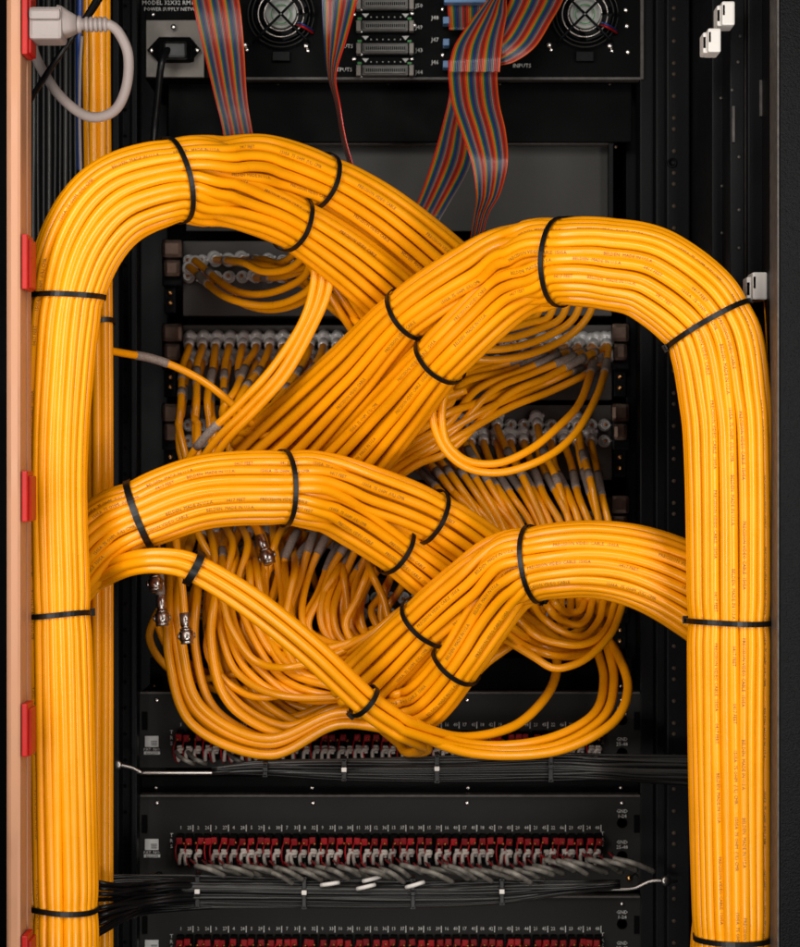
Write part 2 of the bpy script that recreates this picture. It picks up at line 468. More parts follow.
# door on the right, textured paint
dr = thing('cabinet_door', 'open cabinet door edge with rough textured black paint beside the tall cable bundle', 'door', P(790, 947, -.01))
mb = MB(); box(mb, (P(780, 0, -.03).x, -.03, -.75), (P(900, 0, -.03).x, .45, .75), 0, .0015); mb.obj('door_leaf', M['wall'], dr)
mb = MB(); box(mb, (P(777.6, 0, -.03).x, -.028, -.74), (P(779.4, 0, -.03).x, .02, .74), 0, .0004); mb.obj('door_edge', M['edge'], dr)

# ================================================================== COPPER BAR with red blocks
bar = thing('copper_busbar', 'upright salmon coloured copper bar at the open edge of the cabinet', 'busbar', P(15, 947, -.04))
mb = MB()
a = P(6, 0, -.05).x; b = P(22.5, 0, -.05).x
box(mb, (a, -.046, -.75), (a+.0024, -.02, .75), 0, .0008); box(mb, (a+.0025, -.056, -.75), (b-.0005, -.02, .75), 0, .0035); box(mb, (b-.006, -.0195, -.75), (b+.0005, .004, .75), 0, .001)
mb.obj('bar', M['copper'], bar)
for i, (y0, y1, w) in enumerate(((-30, 54, 'above the grey plug'), (234, 289, 'at the first tie of the left bundle'), (471, 522, 'level with the lower left arch'), (704, 757, 'between the lowest two ties of the bundle'), (936, 990, 'at the bottom, under the lowest tie'))):
    t = thing('insulator_block', 'red insulator block on the copper bar ' + w, 'insulator', P(27, y1, -.03), 'red insulators along the copper bar')
    mb = MB(); pbox(mb, 21.5, y0, 27.4, y1, -.058, .038, 0, .0012); mb.obj('body', M['red'], t)
    mb = MB(); pbox(mb, 27.5, y0+5, 31, y1-1, -.050, .035, 0, .0012); mb.obj('side_flange', M['red'], t)

# ================================================================== BLANK PLATES and TOP CHASSIS
ch = thing('rack_chassis', 'black rack chassis with two round fans and ribbon sockets above everything else', 'rack unit', P(395, 78, .30))
mb = MB(); pbox(mb, 145, -40, 643, 78, .30, .25, 0, .001); mb.obj('body', M['black'], ch)
mb = MB(); pbox(mb, 243, 77.2, 641, 79.6, .297, .02, 0); pbox(mb, 640.5, -40, 643.5, 79, .296, .02, 0); mb.obj('bottom_lip', M['edge'], ch)
mb = MB()
text(mb, 'MODEL 32X32 RM16', 142, 2.5, .2985, 4.4, 0, 'l'); text(mb, 'POWER SUPPLY NETWORK', 144, 9, .2985, 3.6, 0, 'l')
text(mb, 'OUTPUTS', 352, 69.5, .2985, 4, 0, 'r'); text(mb, 'INPUTS', 353, 46, .2985, 4, 0, 'r')
text(mb, 'INPUTS', 531, 65.5, .2985, 4, 0, 'r')
for y, s_ in ((5.5, 'J50'), (27, 'J49'), (50, 'J43'), (72, 'J44')): text(mb, s_, 419, y, .2985, 4.2)
for y, s_ in ((17.5, 'J48'), (39.5, 'J47'), (62, 'J46')): text(mb, s_, 435, y, .2985, 4.2)
for y in (17.2, 39.6, 62.0):
    for k in range(6): disc(mb, P(371 + k*5.9, y, .30), .0009, .0012, 0, 6)
    for x in (365.5, 405.5):
        c = P(x, y-2, .2985); mb.add([(c.x-.004, c.y, c.z+.0018), (c.x+.004, c.y, c.z+.0018), (c.x, c.y, c.z-.003)], [(0, 1, 2)], 0, False)
mb.obj('lettering', M['paint'], ch)
for y in (3.5, 25.5, 48, 70):
    cb = MB(); pbox(cb, 362, y-5, 408, y+5, .288, .012, 0, .0012); pbox(cb, 364, y-3.4, 406, y+3.4, .285, .004, 0, .0008)
    so = cb.obj('ribbon_socket', M['conn'], ch)
    mb = MB()
    for k in range(20): pbox(mb, 366+k*2.0, y-1.6, 367+k*2.0, y+1.6, .2843, .002, 0)
    mb.obj('contacts', M['hole'], so)
    mb = MB()
    for x in (358.5, 411.5): pbox(mb, x-2.4, y-5.5, x+2.4, y+5.5, .286, .014, 0, .001)
    objs(mb, 'latch', M['alu'], so)
    mb = MB()
    for x in (359.5, 409.5): pbox(mb, x-2, y-8, x+2, y-5.8, .288, .01, 0)
    objs(mb, 'green_key', M['green'], so)
for x, y in ((153, 14.5), (354, 14.5), (354, 59), (412, 13.5), (414, 25), (412, 59), (443, 9), (443, 55), (628, 52), (626, 10), (627, 26), (361, 9), (361, 31), (361, 54), (361, 77)):
    mb = MB(); lathe(mb, [(.0034, 0), (.0032, .0018), (.0016, .0028)], P(x, y, .30), (0, -1, 0), 0, 12); mb.obj('screw', M['silver'], ch)
for y in (20, 42, 64):
    mb = MB(); pbox(mb, 443, y-3.6, 449.5, y+3.6, .280, .02, 0, .001); mb.obj('ribbon_plug', M['ltblue'], ch)
# power inlet
il = MB(); pbox(il, 146, 20, 204, 77, .292, .008, 0, .0008); il = il.obj('power_inlet', M['alu'], ch)
mb = MB()
hexa = [(147, 50), (159, 37), (190, 37), (201, 50), (190, 63), (159, 63)]
v = [P(x, y, .285) for x, y in hexa] + [P(x, y, .293) for x, y in hexa]
mb.add(v, [(0,5,4,3,2,1)] + [(i, (i+1) % 6, 6+(i+1) % 6, 6+i) for i in range(6)], 0, False)
pbox(mb, 157, 39, 193, 60, .270, .02, 0, .003); mb.obj('inlet_socket', M['hole'], il)
mb = MB()
for x, y in ((151.5, 50.5), (197, 50), (173.5, 27), (184, 56)): lathe(mb, [(.0032, 0), (.003, .0025), (.0012, .003)], P(x, y, .286), (0, -1, 0), 0, 12)
objs(mb, 'inlet_screw', M['silver'], il)
def fan(cx, cy, label):
    f = MB(); d = .30
    lathe(f, [(.036, 0), (.036, .004), (.034, .006), (.034, .0015), (.0005, .0015)], P(cx, cy, d), (0, -1, 0), 0, 40)
    fo = f.obj('fan', M['hole'], ch)
    # blades
    mb = MB()
    c = P(cx, cy, d-.002)
    for k in range(7):
        a0 = 2*PI*k/7
        vv = []
        for r_ in (.015, .024, .032):
            for da, dy in ((0, .0), (.62, -.003)):
                a = a0 + da + r_*9; vv.append((c.x + r_*math.cos(a), c.y - .001 + dy, c.z + r_*math.sin(a)))
        mb.add(vv, [(0, 2, 3, 1), (2, 4, 5, 3)], 0, True)
    mb.obj('blades', M['rail'], fo)
    mb = MB(); lathe(mb, [(.0185, 0), (.0185, .008), (.0175, .0095), (.0005, .0095)], P(cx, cy, d-.001), (0, -1, 0), 0, 32); hb = mb.obj('hub', M['fan_hub'], fo)
    mb = MB()
    c = P(cx, cy, d-.0118)
    for q in range(4):
        for (a0, a1, r0, r1) in ((q*PI/2+.18, q*PI/2+PI/2-.18, .0105, .0118),):
            vv = []
            for i in range(7):
                a = a0+(a1-a0)*i/6
                for r_ in (r0, r1): vv.append((c.x+r_*math.cos(a+PI/4), c.y, c.z+r_*math.sin(a+PI/4)))
            mb.add(vv, [(2*i, 2*i+1, 2*i+3, 2*i+2) for i in range(6)], 0, False)
    mb.obj('hub_lettering', M['green'], hb)
    # wire guard: rings and a cross
    mb = MB()
    for rad, yy in ((.0195, .0155), (.0265, .0145), (.0335, .012), (.0385, .008)):
        mb = MB()
        ring = [P(cx, cy, d-yy) + Vector((rad*math.cos(2*PI*k/48), 0, rad*math.sin(2*PI*k/48))) for k in range(49)]
        tube(mb, ring, .0010, 6); mb.obj('wire_guard', M['gun'] if rad < .03 else M['tie'], fo)
    mb = MB()
    for a in (PI/4, 3*PI/4, 5*PI/4, 7*PI/4):
        tube(mb, [P(cx, cy, d-.0160) + Vector((r_*math.cos(a), (.006 if r_ > .04 else 0), r_*math.sin(a))) for r_ in (.001, .012, .020, .028, .040, .046)], .0017, 6)
    mb.obj('guard_cross', M['rail'], fo)
    for sx, sy in ((-36, 31), (25, 32), (-36, -30), (26, -30)):
        mb = MB(); lathe(mb, [(.0042, 0), (.004, .003), (.0018, .0045)], P(cx+sx, cy+sy, d), (0, -1, 0), 0, 12)
        lathe(mb, [(.0026, 0), (.0024, .003), (.0012, .0035)], P(cx+sx+2, cy+sy+5, d), (0, -1, 0), 0, 10); mb.obj('fan_screw', M['silver'], fo)
    for cn, off in (('red', 0), ('blue', 2.4)):
        mb = MB(); tube(mb, ppath([(cx+15, cy+11-off, d-.006), (cx+20, cy+12-off, d-.020), (cx+26, cy+15-off, d-.016), (cx+32, cy+19-off, d-.004)], .003), .0013, 6); mb.obj('lead_wire', M[cn], fo)
    mb = MB(); pbox(mb, cx-9, cy+37, cx+9, cy+47, d-.006, .007, 0, .001); mb.obj('clip', M['rail'], fo)
fan(281, 14, ''); fan(585, 14, '')
# black cord dropping out of the inlet
pc = thing('power_cable', 'thin black power cord hanging from the inlet of the top chassis', 'cord', P(165, 45, .27))
mb = MB(); tube(mb, ppath([(175, 46, .268), (166, 52, .255), (161, 66, .25), (158, 95, .26), (155, 125, .27), (152, 170, .27), (150, 230, .28)]), .0042, 10); mb.obj('cord', M['blk_cable'], pc)
mb = MB(); pbox(mb, 163, 41, 187, 58, .256, .014, 0, .003); mb.obj('cord_plug', M['tie'], pc)

b1 = thing('blank_panel', 'plain black blanking panel under the top chassis', 'panel', P(440, 140, .33))
mb = MB(); pbox(mb, 168, 80, 632, 142, .33, .01, 0, .001); mb.obj('face', M['black'], b1)
mb = MB()
for x in (278, 388, 500, 610): disc(mb, P(x, 84, .33), .0016, .0012)
objs(mb, 'screw', M['bronze'], b1)
b2 = thing('blank_panel', 'dark grey blanking plate with raised flange behind the ribbon cables', 'panel', P(440, 230, .36))
mb = MB(); pbox(mb, 186, 143.5, 612, 231, .36, .01, 0, .001); mb.obj('face', M['plate'], b2)
mb = MB(); pbox(mb, 186, 142.4, 610, 144.4, .338, .02, 0); mb.obj('flange', M['edge'], b2)
mb = MB()
v = [P(609, 143, .335), P(616, 127, .335), P(618, 128, .335), P(613, 146, .335), P(613, 228, .335), P(609, 228, .335)]
mb.add(v + [q + Vector((0, .02, 0)) for q in v], [tuple(range(6))] + [(i, (i+1) % 6, 6+(i+1) % 6, 6+i) for i in range(6)], 0, False)
mb.obj('bracket', M['rail'], b2)
mb = MB()
for x, y in ((615, 136), (616, 147)): disc(mb, P(x, y, .334), .0022, .002)
objs(mb, 'screw', M['bronze'], b2)

# ================================================================== COAX PATCH PANELS
JACK = {}
def jack_mesh():
    mb = MB()
    lathe(mb, [(.0078, .0), (.0078, .002), (.0070, .0035), (.0058, .004), (.0058, .016), (.0055, .0178), (.0050, .0186), (.0045, .0182), (.0040, .012), (.0005, .012)], (0, 0, 0), (0, -1, 0), 0, 18)
    lathe(mb, [(.0039, .010), (.0037, .0165), (.0016, .0168), (.0016, .0172)], (0, 0, 0), (0, -1, 0), 1, 14)
    lathe(mb, [(.0024, .0165), (.0020, .0187)], (0, 0, 0), (0, -1, 0), 2, 8)
    for sx in (-1, 1): lathe(mb, [(.0011, .0), (.0009, .0016)], (sx*.006, -.015, 0), (sx, 0, 0), 0, 8)
    return mb.mesh('jack', [M['plug'], M['white_ins'], M['pin']])
JM = jack_mesh()
tops = [241, 325, 405, 497, 578]
wh = ['top one, under the left arch with few cables', 'second from the top, behind three bright cables', 'third from the top, jacks showing above the lower right arch', 'fourth from the top, mostly behind the lower arches', 'lowest, deep behind the hanging loops']
for i, y in enumerate(tops):
    t = thing('patch_panel', 'grey coax patch panel, ' + wh[i], 'patch panel', P(395, y+74, .36), 'coax patch panels')
    h = 75
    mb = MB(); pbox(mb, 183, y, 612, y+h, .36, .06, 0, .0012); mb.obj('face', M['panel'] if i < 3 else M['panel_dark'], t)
    for x0, x1, sx in ((162, 182.5, 165), (612.5, 630, 627)):
        mb = MB(); pbox(mb, x0, y-2, x1, y+h-30, .345, .012, 0, .002)
        e = mb.obj('rack_ear', M['rail'], t)
        mb = MB()
        pbox(mb, min(x0, x1)-1, y-2, x1, y+17, .330, .012, 0, .005)
        pbox(mb, min(x0, x1)+1, y+17.5, x1-2, y+36, .336, .010, 0, .005)
        mb.obj('hinge_lug', M['bronze'], e)
    for x, o in ((170, 52), (170, 62), (620, 52), (620, 63)):
        mb = MB(); lathe(mb, [(.0036, 0), (.0034, .002), (.0015, .003)], P(x, y+o, .352), (0, -1, 0), 0, 12); mb.obj('ear_screw', M['brass'], t)
    mb = MB(); pbox(mb, 614, y+44, 626, y+72, .352, .02, 0, .001); pbox(mb, 164, y+44, 176, y+72, .352, .02, 0, .001); objs(mb, 'latch_strip', M['rail'], t)
    for row in (20, 36):
        for k in range(32):
            o = bpy.data.objects.new('jack', JM); link(o, t)
            o.location = P(189 + k*13.4, y+row, .36) - Vector(t.location)

# ================================================================== SCREW TERMINAL PANELS
TW = None
def term_meshes():
    b = MB(); box(b, (-.0042, -.012, -.0075), (.0042, 0, .0290), 0, .0008)
    r = MB(); box(r, (-.0040, -.0165, .0165), (.0040, -.0121, .0252), 0, .0014)
    rp = resample([Vector(q) for q in spline([[-.0034, -.012, .020], [-.0050, -.017, .010], [-.0046, -.018, .000], [-.0030, -.014, -.008], [-.001, -.008, -.012]], 6)], .002)
    tube(r, rp, .0010, 6)
    w = MB(); wp = resample([Vector(q) for q in spline([[.0030, -.012, .0085], [.0032, -.017, .0060], [.0000, -.0185, .0065], [-.0026, -.018, .0035], [-.0028, -.017, -.0025], [-.0024, -.014, -.0085]], 6)], .0015)
    tube(w, wp, .0024, 7)
    box(w, (-.0030, -.0160, .001), (.0038, -.0112, .0110), 0, .001)
    k = MB(); lathe(k, [(.0020, 0), (.0018, .0022)], (0.0006, -.0164, .0185), (0, -1, 0), 0, 8)
    return b.mesh('terminal', M['hole']), r.mesh('red_wire', M['red_wire']), w.mesh('white_wire', M['white_wire']), k.mesh('terminal_screw', M['pin'])
TM = term_meshes()
def term_panel(y0, y1, label, lead=True):
    d = .30
    t = thing('terminal_panel', label, 'terminal panel', P(390, y1, d), 'screw terminal panels')
    mb = MB(); pbox(mb, 139, y0, 641, y1, d, .12, 0, .0012); mb.obj('face', M['panel_dark'], t)
    mb = MB(); pbox(mb, 140, y0-1.2, 640, y0+1.0, d-.004, .02, 0, .0004); mb.obj('top_edge', M['edge'], t)
    mb = MB()
    yn = y0 + 31.5
    for k in range(48):
        x = 180.5 + k*8.87
        n = k//2 + 1 + (24 if k % 2 else 0)
        text(mb, str(n), x, yn, d-.0016, 3.6, 0, 'c', .85)
        if k % 2: pbox(mb, x+3.2, yn-2.5, x+4.0, yn+4, d-.0016, .001, 0)
    for k, s_ in enumerate('TRS'):
        text(mb, s_, 171.5, yn+7.5+k*5.6, d-.0016, 3.8); text(mb, s_, 602.5, yn+6+k*5.6, d-.0016, 3.8)
    text(mb, 'GND', 622, y0+15, d-.0016, 3.6); text(mb, '1-24', 622, y0+20, d-.0016, 3.6)
    text(mb, 'GND', 622, y0+46, d-.0016, 3.6); text(mb, '25-48', 622, y0+51, d-.0016, 3.6)
    mb.obj('lettering', M['paint'], t)
    st = MB(); pbox(st, 145, y0+43, 158.5, y0+54, d-.0010, .001, 0); pbox(st, 144, y0+58.5, 160, y0+61.5, d-.001, .001, 0)
    st = st.obj('sticker', M['label'], t)
    mb = MB(); text(mb, 'PAT. NO.', 152, y0+56.3, d-.0016, 3.0); mb.obj('sticker_lettering', M['paint'], st)
    mb = MB(); text(mb, '4662699', 152, y0+60, d-.0018, 2.6)
    for q in range(3): pbox(mb, 151, y0+48+q*1.8, 157, y0+48.7+q*1.8, d-.0013, .0003, 0)
    mb.obj('sticker_lines', M['hole'], st)
    for yy in (27, 60):
        h = MB(); lathe(h, [(.0062, 0), (.0062, .0008), (.0054, .0012), (.0050, -.004), (.0003, -.004)], P(622, y0+yy, d), (0, -1, 0), 0, 18); h.obj('grommet', M['hole'], t)
    for x in (142, 634):
        h = MB(); pbox(h, x, y0+19, x+5.5, y0+37, d-.0012, .001, 0, .0004); h.obj('slot', M['hole'], t)
    for x in (157, 313, 467, 622):
        mb = MB(); lathe(mb, [(.0030, 0), (.0028, .0016), (.0012, .0024)], P(x, y0+7, d), (0, -1, 0), 0, 12); mb.obj('screw', M['silver'], t)
    for k in range(48):
        x = 181 + k*8.87
        c = P(x, y0+60, d)
        o = bpy.data.objects.new('terminal', TM[0]); link(o, t); o.location = c - Vector(t.location); o.scale = (.92, .92, .92)
        for nm, me, ch_ in (('red_wire', TM[1], .97), ('white_wire', TM[2], .97), ('terminal_screw', TM[3], 1)):
            if random.random() < ch_:
                q = bpy.data.objects.new(nm, me); link(q, o)
                q.rotation_euler = (random.uniform(-.05, .05), random.uniform(-.09, .09), random.uniform(-.2, .2))
    return t
term_panel(693, 768, 'black terminal panel half hidden under the lowest orange loops')
term_panel(796, 890, 'black terminal panel with a full row of red and white wires in clear view')
term_panel(897, 990, 'black terminal panel at the bottom, below the second bundle of black cables')
# plain bars between the panels
for yy, w in ((776, 'between the first and second terminal panels'),):
    t = thing('filler_strip', 'narrow black filler strip with small screws ' + w, 'panel', P(390, 795, .315))
    mb = MB(); pbox(mb, 141, 776, 640, 794, .315, .01, 0, .001); mb.obj('face', M['black'], t)
    for x in (156, 312, 468, 621):
        mb = MB(); lathe(mb, [(.0030, 0), (.0028, .0016), (.0012, .0024)], P(x, 788, .315), (0, -1, 0), 0, 12); mb.obj('screw', M['silver'], t)
t = thing('filler_strip', 'narrow black filler strip with small screws above the first terminal panel', 'panel', P(390, 690, .33))
mb = MB(); pbox(mb, 150, 658, 632, 690, .33, .01, 0, .001); mb.obj('face', M['black'], t)
for x in (154, 312, 468, 621):
    mb = MB(); lathe(mb, [(.0030, 0), (.0028, .0016), (.0012, .0024)], P(x, 686.5, .33), (0, -1, 0), 0, 12); mb.obj('screw', M['silver'], t)

# lacing bars (bright bent rods) and the black cables tied to them
def rod(ctrl, label, tabs):
    t = thing('lacing_bar', label, 'lacing bar', P(*ctrl[0]), 'bright lacing bars')
    mb = MB(); tube(mb, ppath(ctrl, .005), .0024, 10); mb.obj('rod', M['steel'], t)
    for (x, y, dx) in tabs:
        mb = MB(); lathe(mb, [(.006, -.001), (.006, .0015), (.004, .003)], P(x, y, .235), (dx, -1, .1), 0, 14); mb.obj('flat_end', M['steel'], t)
rod([(116, 764, .24), (124, 766, .24), (132, 768, .24), (141, 772, .24), (150, 773, .24), (300, 773, .24), (480, 773, .24), (600, 773, .24), (628, 772, .24), (645, 766, .25), (664, 765, .25)], 'bright bent lacing rod across the cabinet under the first terminal panel', [(117, 765, -.5)])
rod([(100, 900, .25), (120, 893, .25), (140, 890, .24), (300, 890, .24), (480, 890, .24), (590, 889.5, .24), (630, 889, .24), (640, 886, .24), (652, 881, .24), (668, 881, .24), (676, 881, .245)], 'bright bent lacing rod across the cabinet under the second terminal panel', [(666, 881, .5)])
def black_bundle(ctrls, label, n, hw, r, m):
    t = thing('black_cable_bundle', label, 'cable bundle', P(*ctrls[0]), 'black cables laced across the cabinet')
    for k in range(n):
        f = (k+.5)/n*2-1
        c = []
        for j, (x, y, d) in enumerate(ctrls):
            w = hw[j]
            c.append((x, y + f*w + random.uniform(-1.2, 1.2), d - .012*math.sqrt(max(0, 1-f*f)) + random.uniform(-.002, .002)))
        mb = MB(); tube(mb, ppath(c, .008), r, 8)
        mb.obj('cable', M[m if random.random() < .75 else 'blk_cable'], t)
    return t
bb1 = black_bundle([(212, 771, .226), (260, 768, .226), (340, 769, .222), (440, 769, .222), (550, 767, .222), (600, 768, .224), (640, 769, .23), (700, 771, .235)], 'flat bundle of dark cables tied under the first terminal panel', 13, [2, 6, 10, 13, 14, 13, 14, 16], .0019, 'grey_cable')
bb2 = black_bundle([(98, 897, .20), (130, 893, .21), (195, 892, .218), (300, 893, .220), (400, 894, .220), (500, 892, .222), (560, 888, .225), (620, 884, .23)], 'flat bundle of dark cables tied under the second terminal panel', 15, [22, 19, 16, 15, 14, 13, 6, 3], .0019, 'grey_cable')
t = thing('black_cable_fan', 'loose fan of thin black cables coming from behind the foot of the left bundle', 'cables', P(100, 905, .17))
for k in range(16):
    f = k/15; jj = random.uniform(-3, 3); e = random.uniform(-.01, .01)
    mb = MB(); tube(mb, ppath([(50, 874+f*72+jj, .130), (86, 879+f*60+jj, .130), (104, 883+f*48+jj, .132+e), (122, 885+f*36, .150+e), (142, 884+f*30-jj, .185+e), (172, 881+f*29, .200+e), (200, 881+f*27, .210), (240, 881+f*25, .222)], .006), random.uniform(.0019, .0027), 8); mb.obj('cable', M['blk_cable'], t)
def small_tie(x, y, hh, label):
    c = P(x, y, .226)
    mbt = thing('cable_tie', label, 'cable tie', c, 'small black ties on the black cables')
    mb = MB(); pbox(mb, x-2.4, y-hh, x+2.4, y+hh, .206, .003, 0, .001); pbox(mb, x-2.4, y-hh, x+2.4, y-hh+2, .206, .03, 0); pbox(mb, x-2.4, y+hh-2, x+2.4, y+hh, .206, .03, 0); mb.obj('strap', M['tie'], mbt)
    mb = MB(); pbox(mb, x-2.6, y-2.4, x+2.6, y+2.2, .202, .004, 0, .001); mb.obj('head', M['white'] if random.random() < .55 else M['tie'], mbt)
for x, y, h in ((265, 770, 7), (344, 770, 11), (437, 769, 14), (551, 767, 15)): small_tie(x, y, h, 'small tie on black cables under first terminal panel, ' + ORD[[265, 344, 437, 551].index(x)] + ' from the left')
for x, y, h in ((197, 892, 17), (304, 893, 16), (413, 894, 15), (502, 892, 13)): small_tie(x, y, h, 'small tie on black cables under second terminal panel, ' + ORD[[197, 304, 413, 502].index(x)] + ' from the left')

# grey-sleeved audio leads under the middle terminal panel (and their few visible ends under the first)
k = 0
for i in range(42):
    x = 194 + i*10.3 + random.uniform(-3, 3)
    y = 866.5 + random.uniform(-2, 4) - (6 if i > 33 else 0)
    L = random.uniform(26, 40); dy = random.uniform(7, 15)
    if 13 <= i <= 20: L *= .8
    t = thing('audio_lead', f'grey sleeved lead under the middle terminal panel, {ORD[i]} from the left', 'lead', P(x, y, .25), 'grey sleeved leads under the middle terminal panel')
    d0 = random.uniform(.195, .225)
    mb = MB(); tube(mb, ppath([(x, y, d0), (x+L*.5, y+dy*.35, d0-.008), (x+L, y+dy, d0+.004)], .004), .0030, 8); mb.obj('sleeve', M['grn_sleeve'], t)
    mb = MB(); tube(mb, ppath([(x-5, y-6, .285), (x-3, y-4, .262), (x+1, y, d0)], .003), .0012, 6); mb.obj('red_wire', M['red_wire'], t)
    mb = MB(); tube(mb, ppath([(x-1, y-6, .285), (x-1, y-4, .264), (x+1, y+.5, d0)], .003), .0012, 6); mb.obj('black_wire', M['blk_cable'], t)
for i, (x, y, a) in enumerate(((330, 884, -5), (366, 887, -8), (372, 879, -9), (415, 885, -10))):
    t = thing('wire_marker', 'small white tubular wire marker among the grey leads, ' + ORD[i] + ' from the left', 'wire marker', P(x, y, .2), 'white wire markers')
    mb = MB(); tube(mb, ppath([(x-9, y-a*.25, .205), (x, y, .202), (x+9, y+a*.3, .205)], .004), .0024, 8); mb.obj('tube', M['white'], t)
for i, x in enumerate((178, 190, 230)):
    t = thing('audio_lead', 'dark grey lead end under the first terminal panel, ' + ORD[i] + ' from the left', 'lead', P(x, 757, .25), 'lead ends under the first terminal panel')
    mb = MB(); tube(mb, ppath([(x-2, 752, .27), (x+2, 757, .25), (x+9, 761, .24), (x+16, 764, .25)], .003), .0026, 8); mb.obj('sleeve', M['grn_sleeve'], t)
for i, (x, y) in enumerate(((153, 876), (629, 878))):
    t = thing('ground_screw', 'small brass ground screw ' + ('left of the grey leads' if i == 0 else 'right of the grey leads') + ' on the middle panel', 'screw', P(x, y, .3), 'brass ground screws')
    mb = MB(); lathe(mb, [(.004, 0), (.0038, .004), (.002, .006)], P(x, y, .30), (0, -1, 0), 0, 12); mb.obj('head', M['brass'], t)
    mb = MB(); tube(mb, ppath([(x+1, y, .294), (x+6, y-4, .28), (x+9, y-1, .27), (x+10, y+8, .27)], .003), .0012, 6); mb.obj('ground_wire', M['blk_cable'], t)

# ================================================================== RIBBON CABLES
def ribbon(edges, label, n=20, start=1, thick=.0011, rev=False):
    """edges: list of (lx, ly, ld, rx, ry, rd); n conductors side by side."""
    t = thing('ribbon_cable', label, 'ribbon cable', P(*edges[0][:3]))
    sp = spline([list(map(float, e)) for e in edges], 12)
    A = [P(*q[:3]) for q in sp]; B = [P(*q[3:]) for q in sp]
    mb = MB(); m = len(sp)
    for j in range(n):
        vs = []; fs = []
        for i in range(m):
            e = B[i]-A[i]; tg = (A[min(m-1, i+1)]+B[min(m-1, i+1)]-A[max(0, i-1)]-B[max(0, i-1)])
            nn = e.cross(tg); nn = nn.normalized() if nn.length > 1e-12 else Vector((0, -1, 0))
            if nn.y > 0: nn = -nn
            w = e.length/n
            for f, h in ((0, .15), (.22, .75), (.5, 1), (.78, .75), (1, .15)):
                vs.append(A[i] + e*((j+f)/n) + nn*(thick*h))
            for f in (1, 0): vs.append(A[i] + e*((j+f)/n) - nn*(thick*.6))
        for i in range(m-1):
            for k in range(7): fs.append((i*7+k, i*7+(k+1) % 7, (i+1)*7+(k+1) % 7, (i+1)*7+k))
        fs.append(tuple(range(7))[::-1]); fs.append(tuple(range((m-1)*7, m*7)))
        mb.add(vs, fs, (start + (n-1-j if rev else j)) % 10, True)
    mb.obj('conductors', RM, t); return t
ribbon([(188, -25, .21, 233, -25, .21), (193, 5, .205, 240, 5, .205), (202, 45, .205, 244, 45, .205), (214, 95, .20, 247, 95, .20), (222, 128, .20, 252, 128, .20), (230, 180, .21, 262, 180, .21)],
       'rainbow ribbon cable falling straight between the power inlet and the left fan', 32, 1)
ribbon([(321, -25, .23, 362, -25, .20), (322, 5, .23, 356, 5, .20), (324, 40, .235, 346, 40, .19), (328, 75, .24, 336, 75, .18), (336, 105, .24, 340, 105, .17), (342, 140, .24, 346, 140, .17), (352, 175, .24, 356, 175, .17)],
       'narrow twisted ribbon cable turning edge-on between the left fan and the grey sockets', 26, 1, rev=True)
ribbon([(446, -30, .285, 507, -30, .285), (447, 0, .284, 507, 0, .284), (449, 30, .28, 505, 30, .28)], 'short rainbow ribbon piece behind the folded ribbon, under a light blue connector', 32, 1)
mb_ = thing('ribbon_connector', 'light blue ribbon connector at the top of the folded ribbon cable', 'connector', P(475, 0, .28))
mb = MB(); pbox(mb, 444, -8, 487, 2.5, .268, .02, 0, .002); mb.obj('housing', M['ltblue'], mb_)
# big fold: arrives from upper right and is folded down over a hem
ribbon([(505, -40, .262, 560, -20, .262), (494, -10, .250, 512, -10, .250), (470, 22, .235, 507, 15, .235), (455, 44, .225, 503, 38, .225), (450, 60, .22, 501, 57, .22), (449, 72, .222, 500, 72, .222)],
       'broad rainbow ribbon cable folded over in a flat hem in front of the chassis', 32, 1)
ribbon([(448, 60, .236, 498, 60, .236), (448.5, 80, .232, 497.5, 80, .232), (452, 105, .22, 500, 105, .215), (462, 135, .205, 506, 132, .20), (472, 165, .20, 508, 162, .19), (476, 195, .205, 501, 192, .20), (474, 215, .22, 489, 214, .215), (470, 240, .235, 482, 240, .23)],
       'glossy rainbow ribbon cable hanging in an S below the hem towards the right arch', 32, 1)
ribbon([(450, 75, .250, 480, 75, .256), (449, 96, .250, 478, 100, .258), (443, 122, .248, 474, 130, .256), (433, 158, .24, 470, 166, .25), (419, 198, .225, 448, 206, .235), (404, 226, .22, 432, 232, .23)],
       'rainbow ribbon cable slanting down behind the S-shaped one to the left arch', 28, 1)
ribbon([(512, -30, .262, 572, -30, .262), (511, -5, .252, 564, -2, .248), (502, 18, .242, 551, 22, .232), (493, 34, .236, 535, 47, .224), (482, 46, .235, 514, 62, .224), (470, 52, .24, 496, 66, .23)],
       'curved rainbow ribbon cable sweeping in from the right fan behind the fold', 32, 1)

# ================================================================== GREY POWER PLUG, other cords at upper left
g = thing('power_lead', 'light grey power plug with ribbed relief and looping grey cord beside the copper bar', 'power lead', P(60, 30, .0))
mb = MB(); pbox(mb, 28.5, 6, 62, 39, -.055, .04, 0, .004); pbox(mb, 28.5, 8, 60, 19, -.061, .02, 0, .003)
rings = [(62, 5.8, 39.2, .0195), (66, 7, 38, .018), (74, 13.5, 34, .0125), (80, 16, 32, .011)]
vs = []; fs = []
for (x, ya, yb, hd) in [(59, 6.4, 38.6, .0190), (63, 7.5, 38, .0180), (70, 12, 35.5, .014), (77, 16, 32.5, .0105)]:
    q = P(x, (ya+yb)/2, -.035); hz = (yb-ya)/2*SC(-.035)
    for k in range(16):
        a = 2*PI*k/16; c_, s_ = math.cos(a), math.sin(a)
        sq = lambda v: math.copysign(abs(v)**.45, v)
        vs.append(q + Vector((0, -hd*sq(c_), hz*sq(s_))))
for i in range(3):
    for k in range(16): fs.append((i*16+k, i*16+(k+1) % 16, (i+1)*16+(k+1) % 16, (i+1)*16+k))
fs.append(tuple(range(48, 64)))
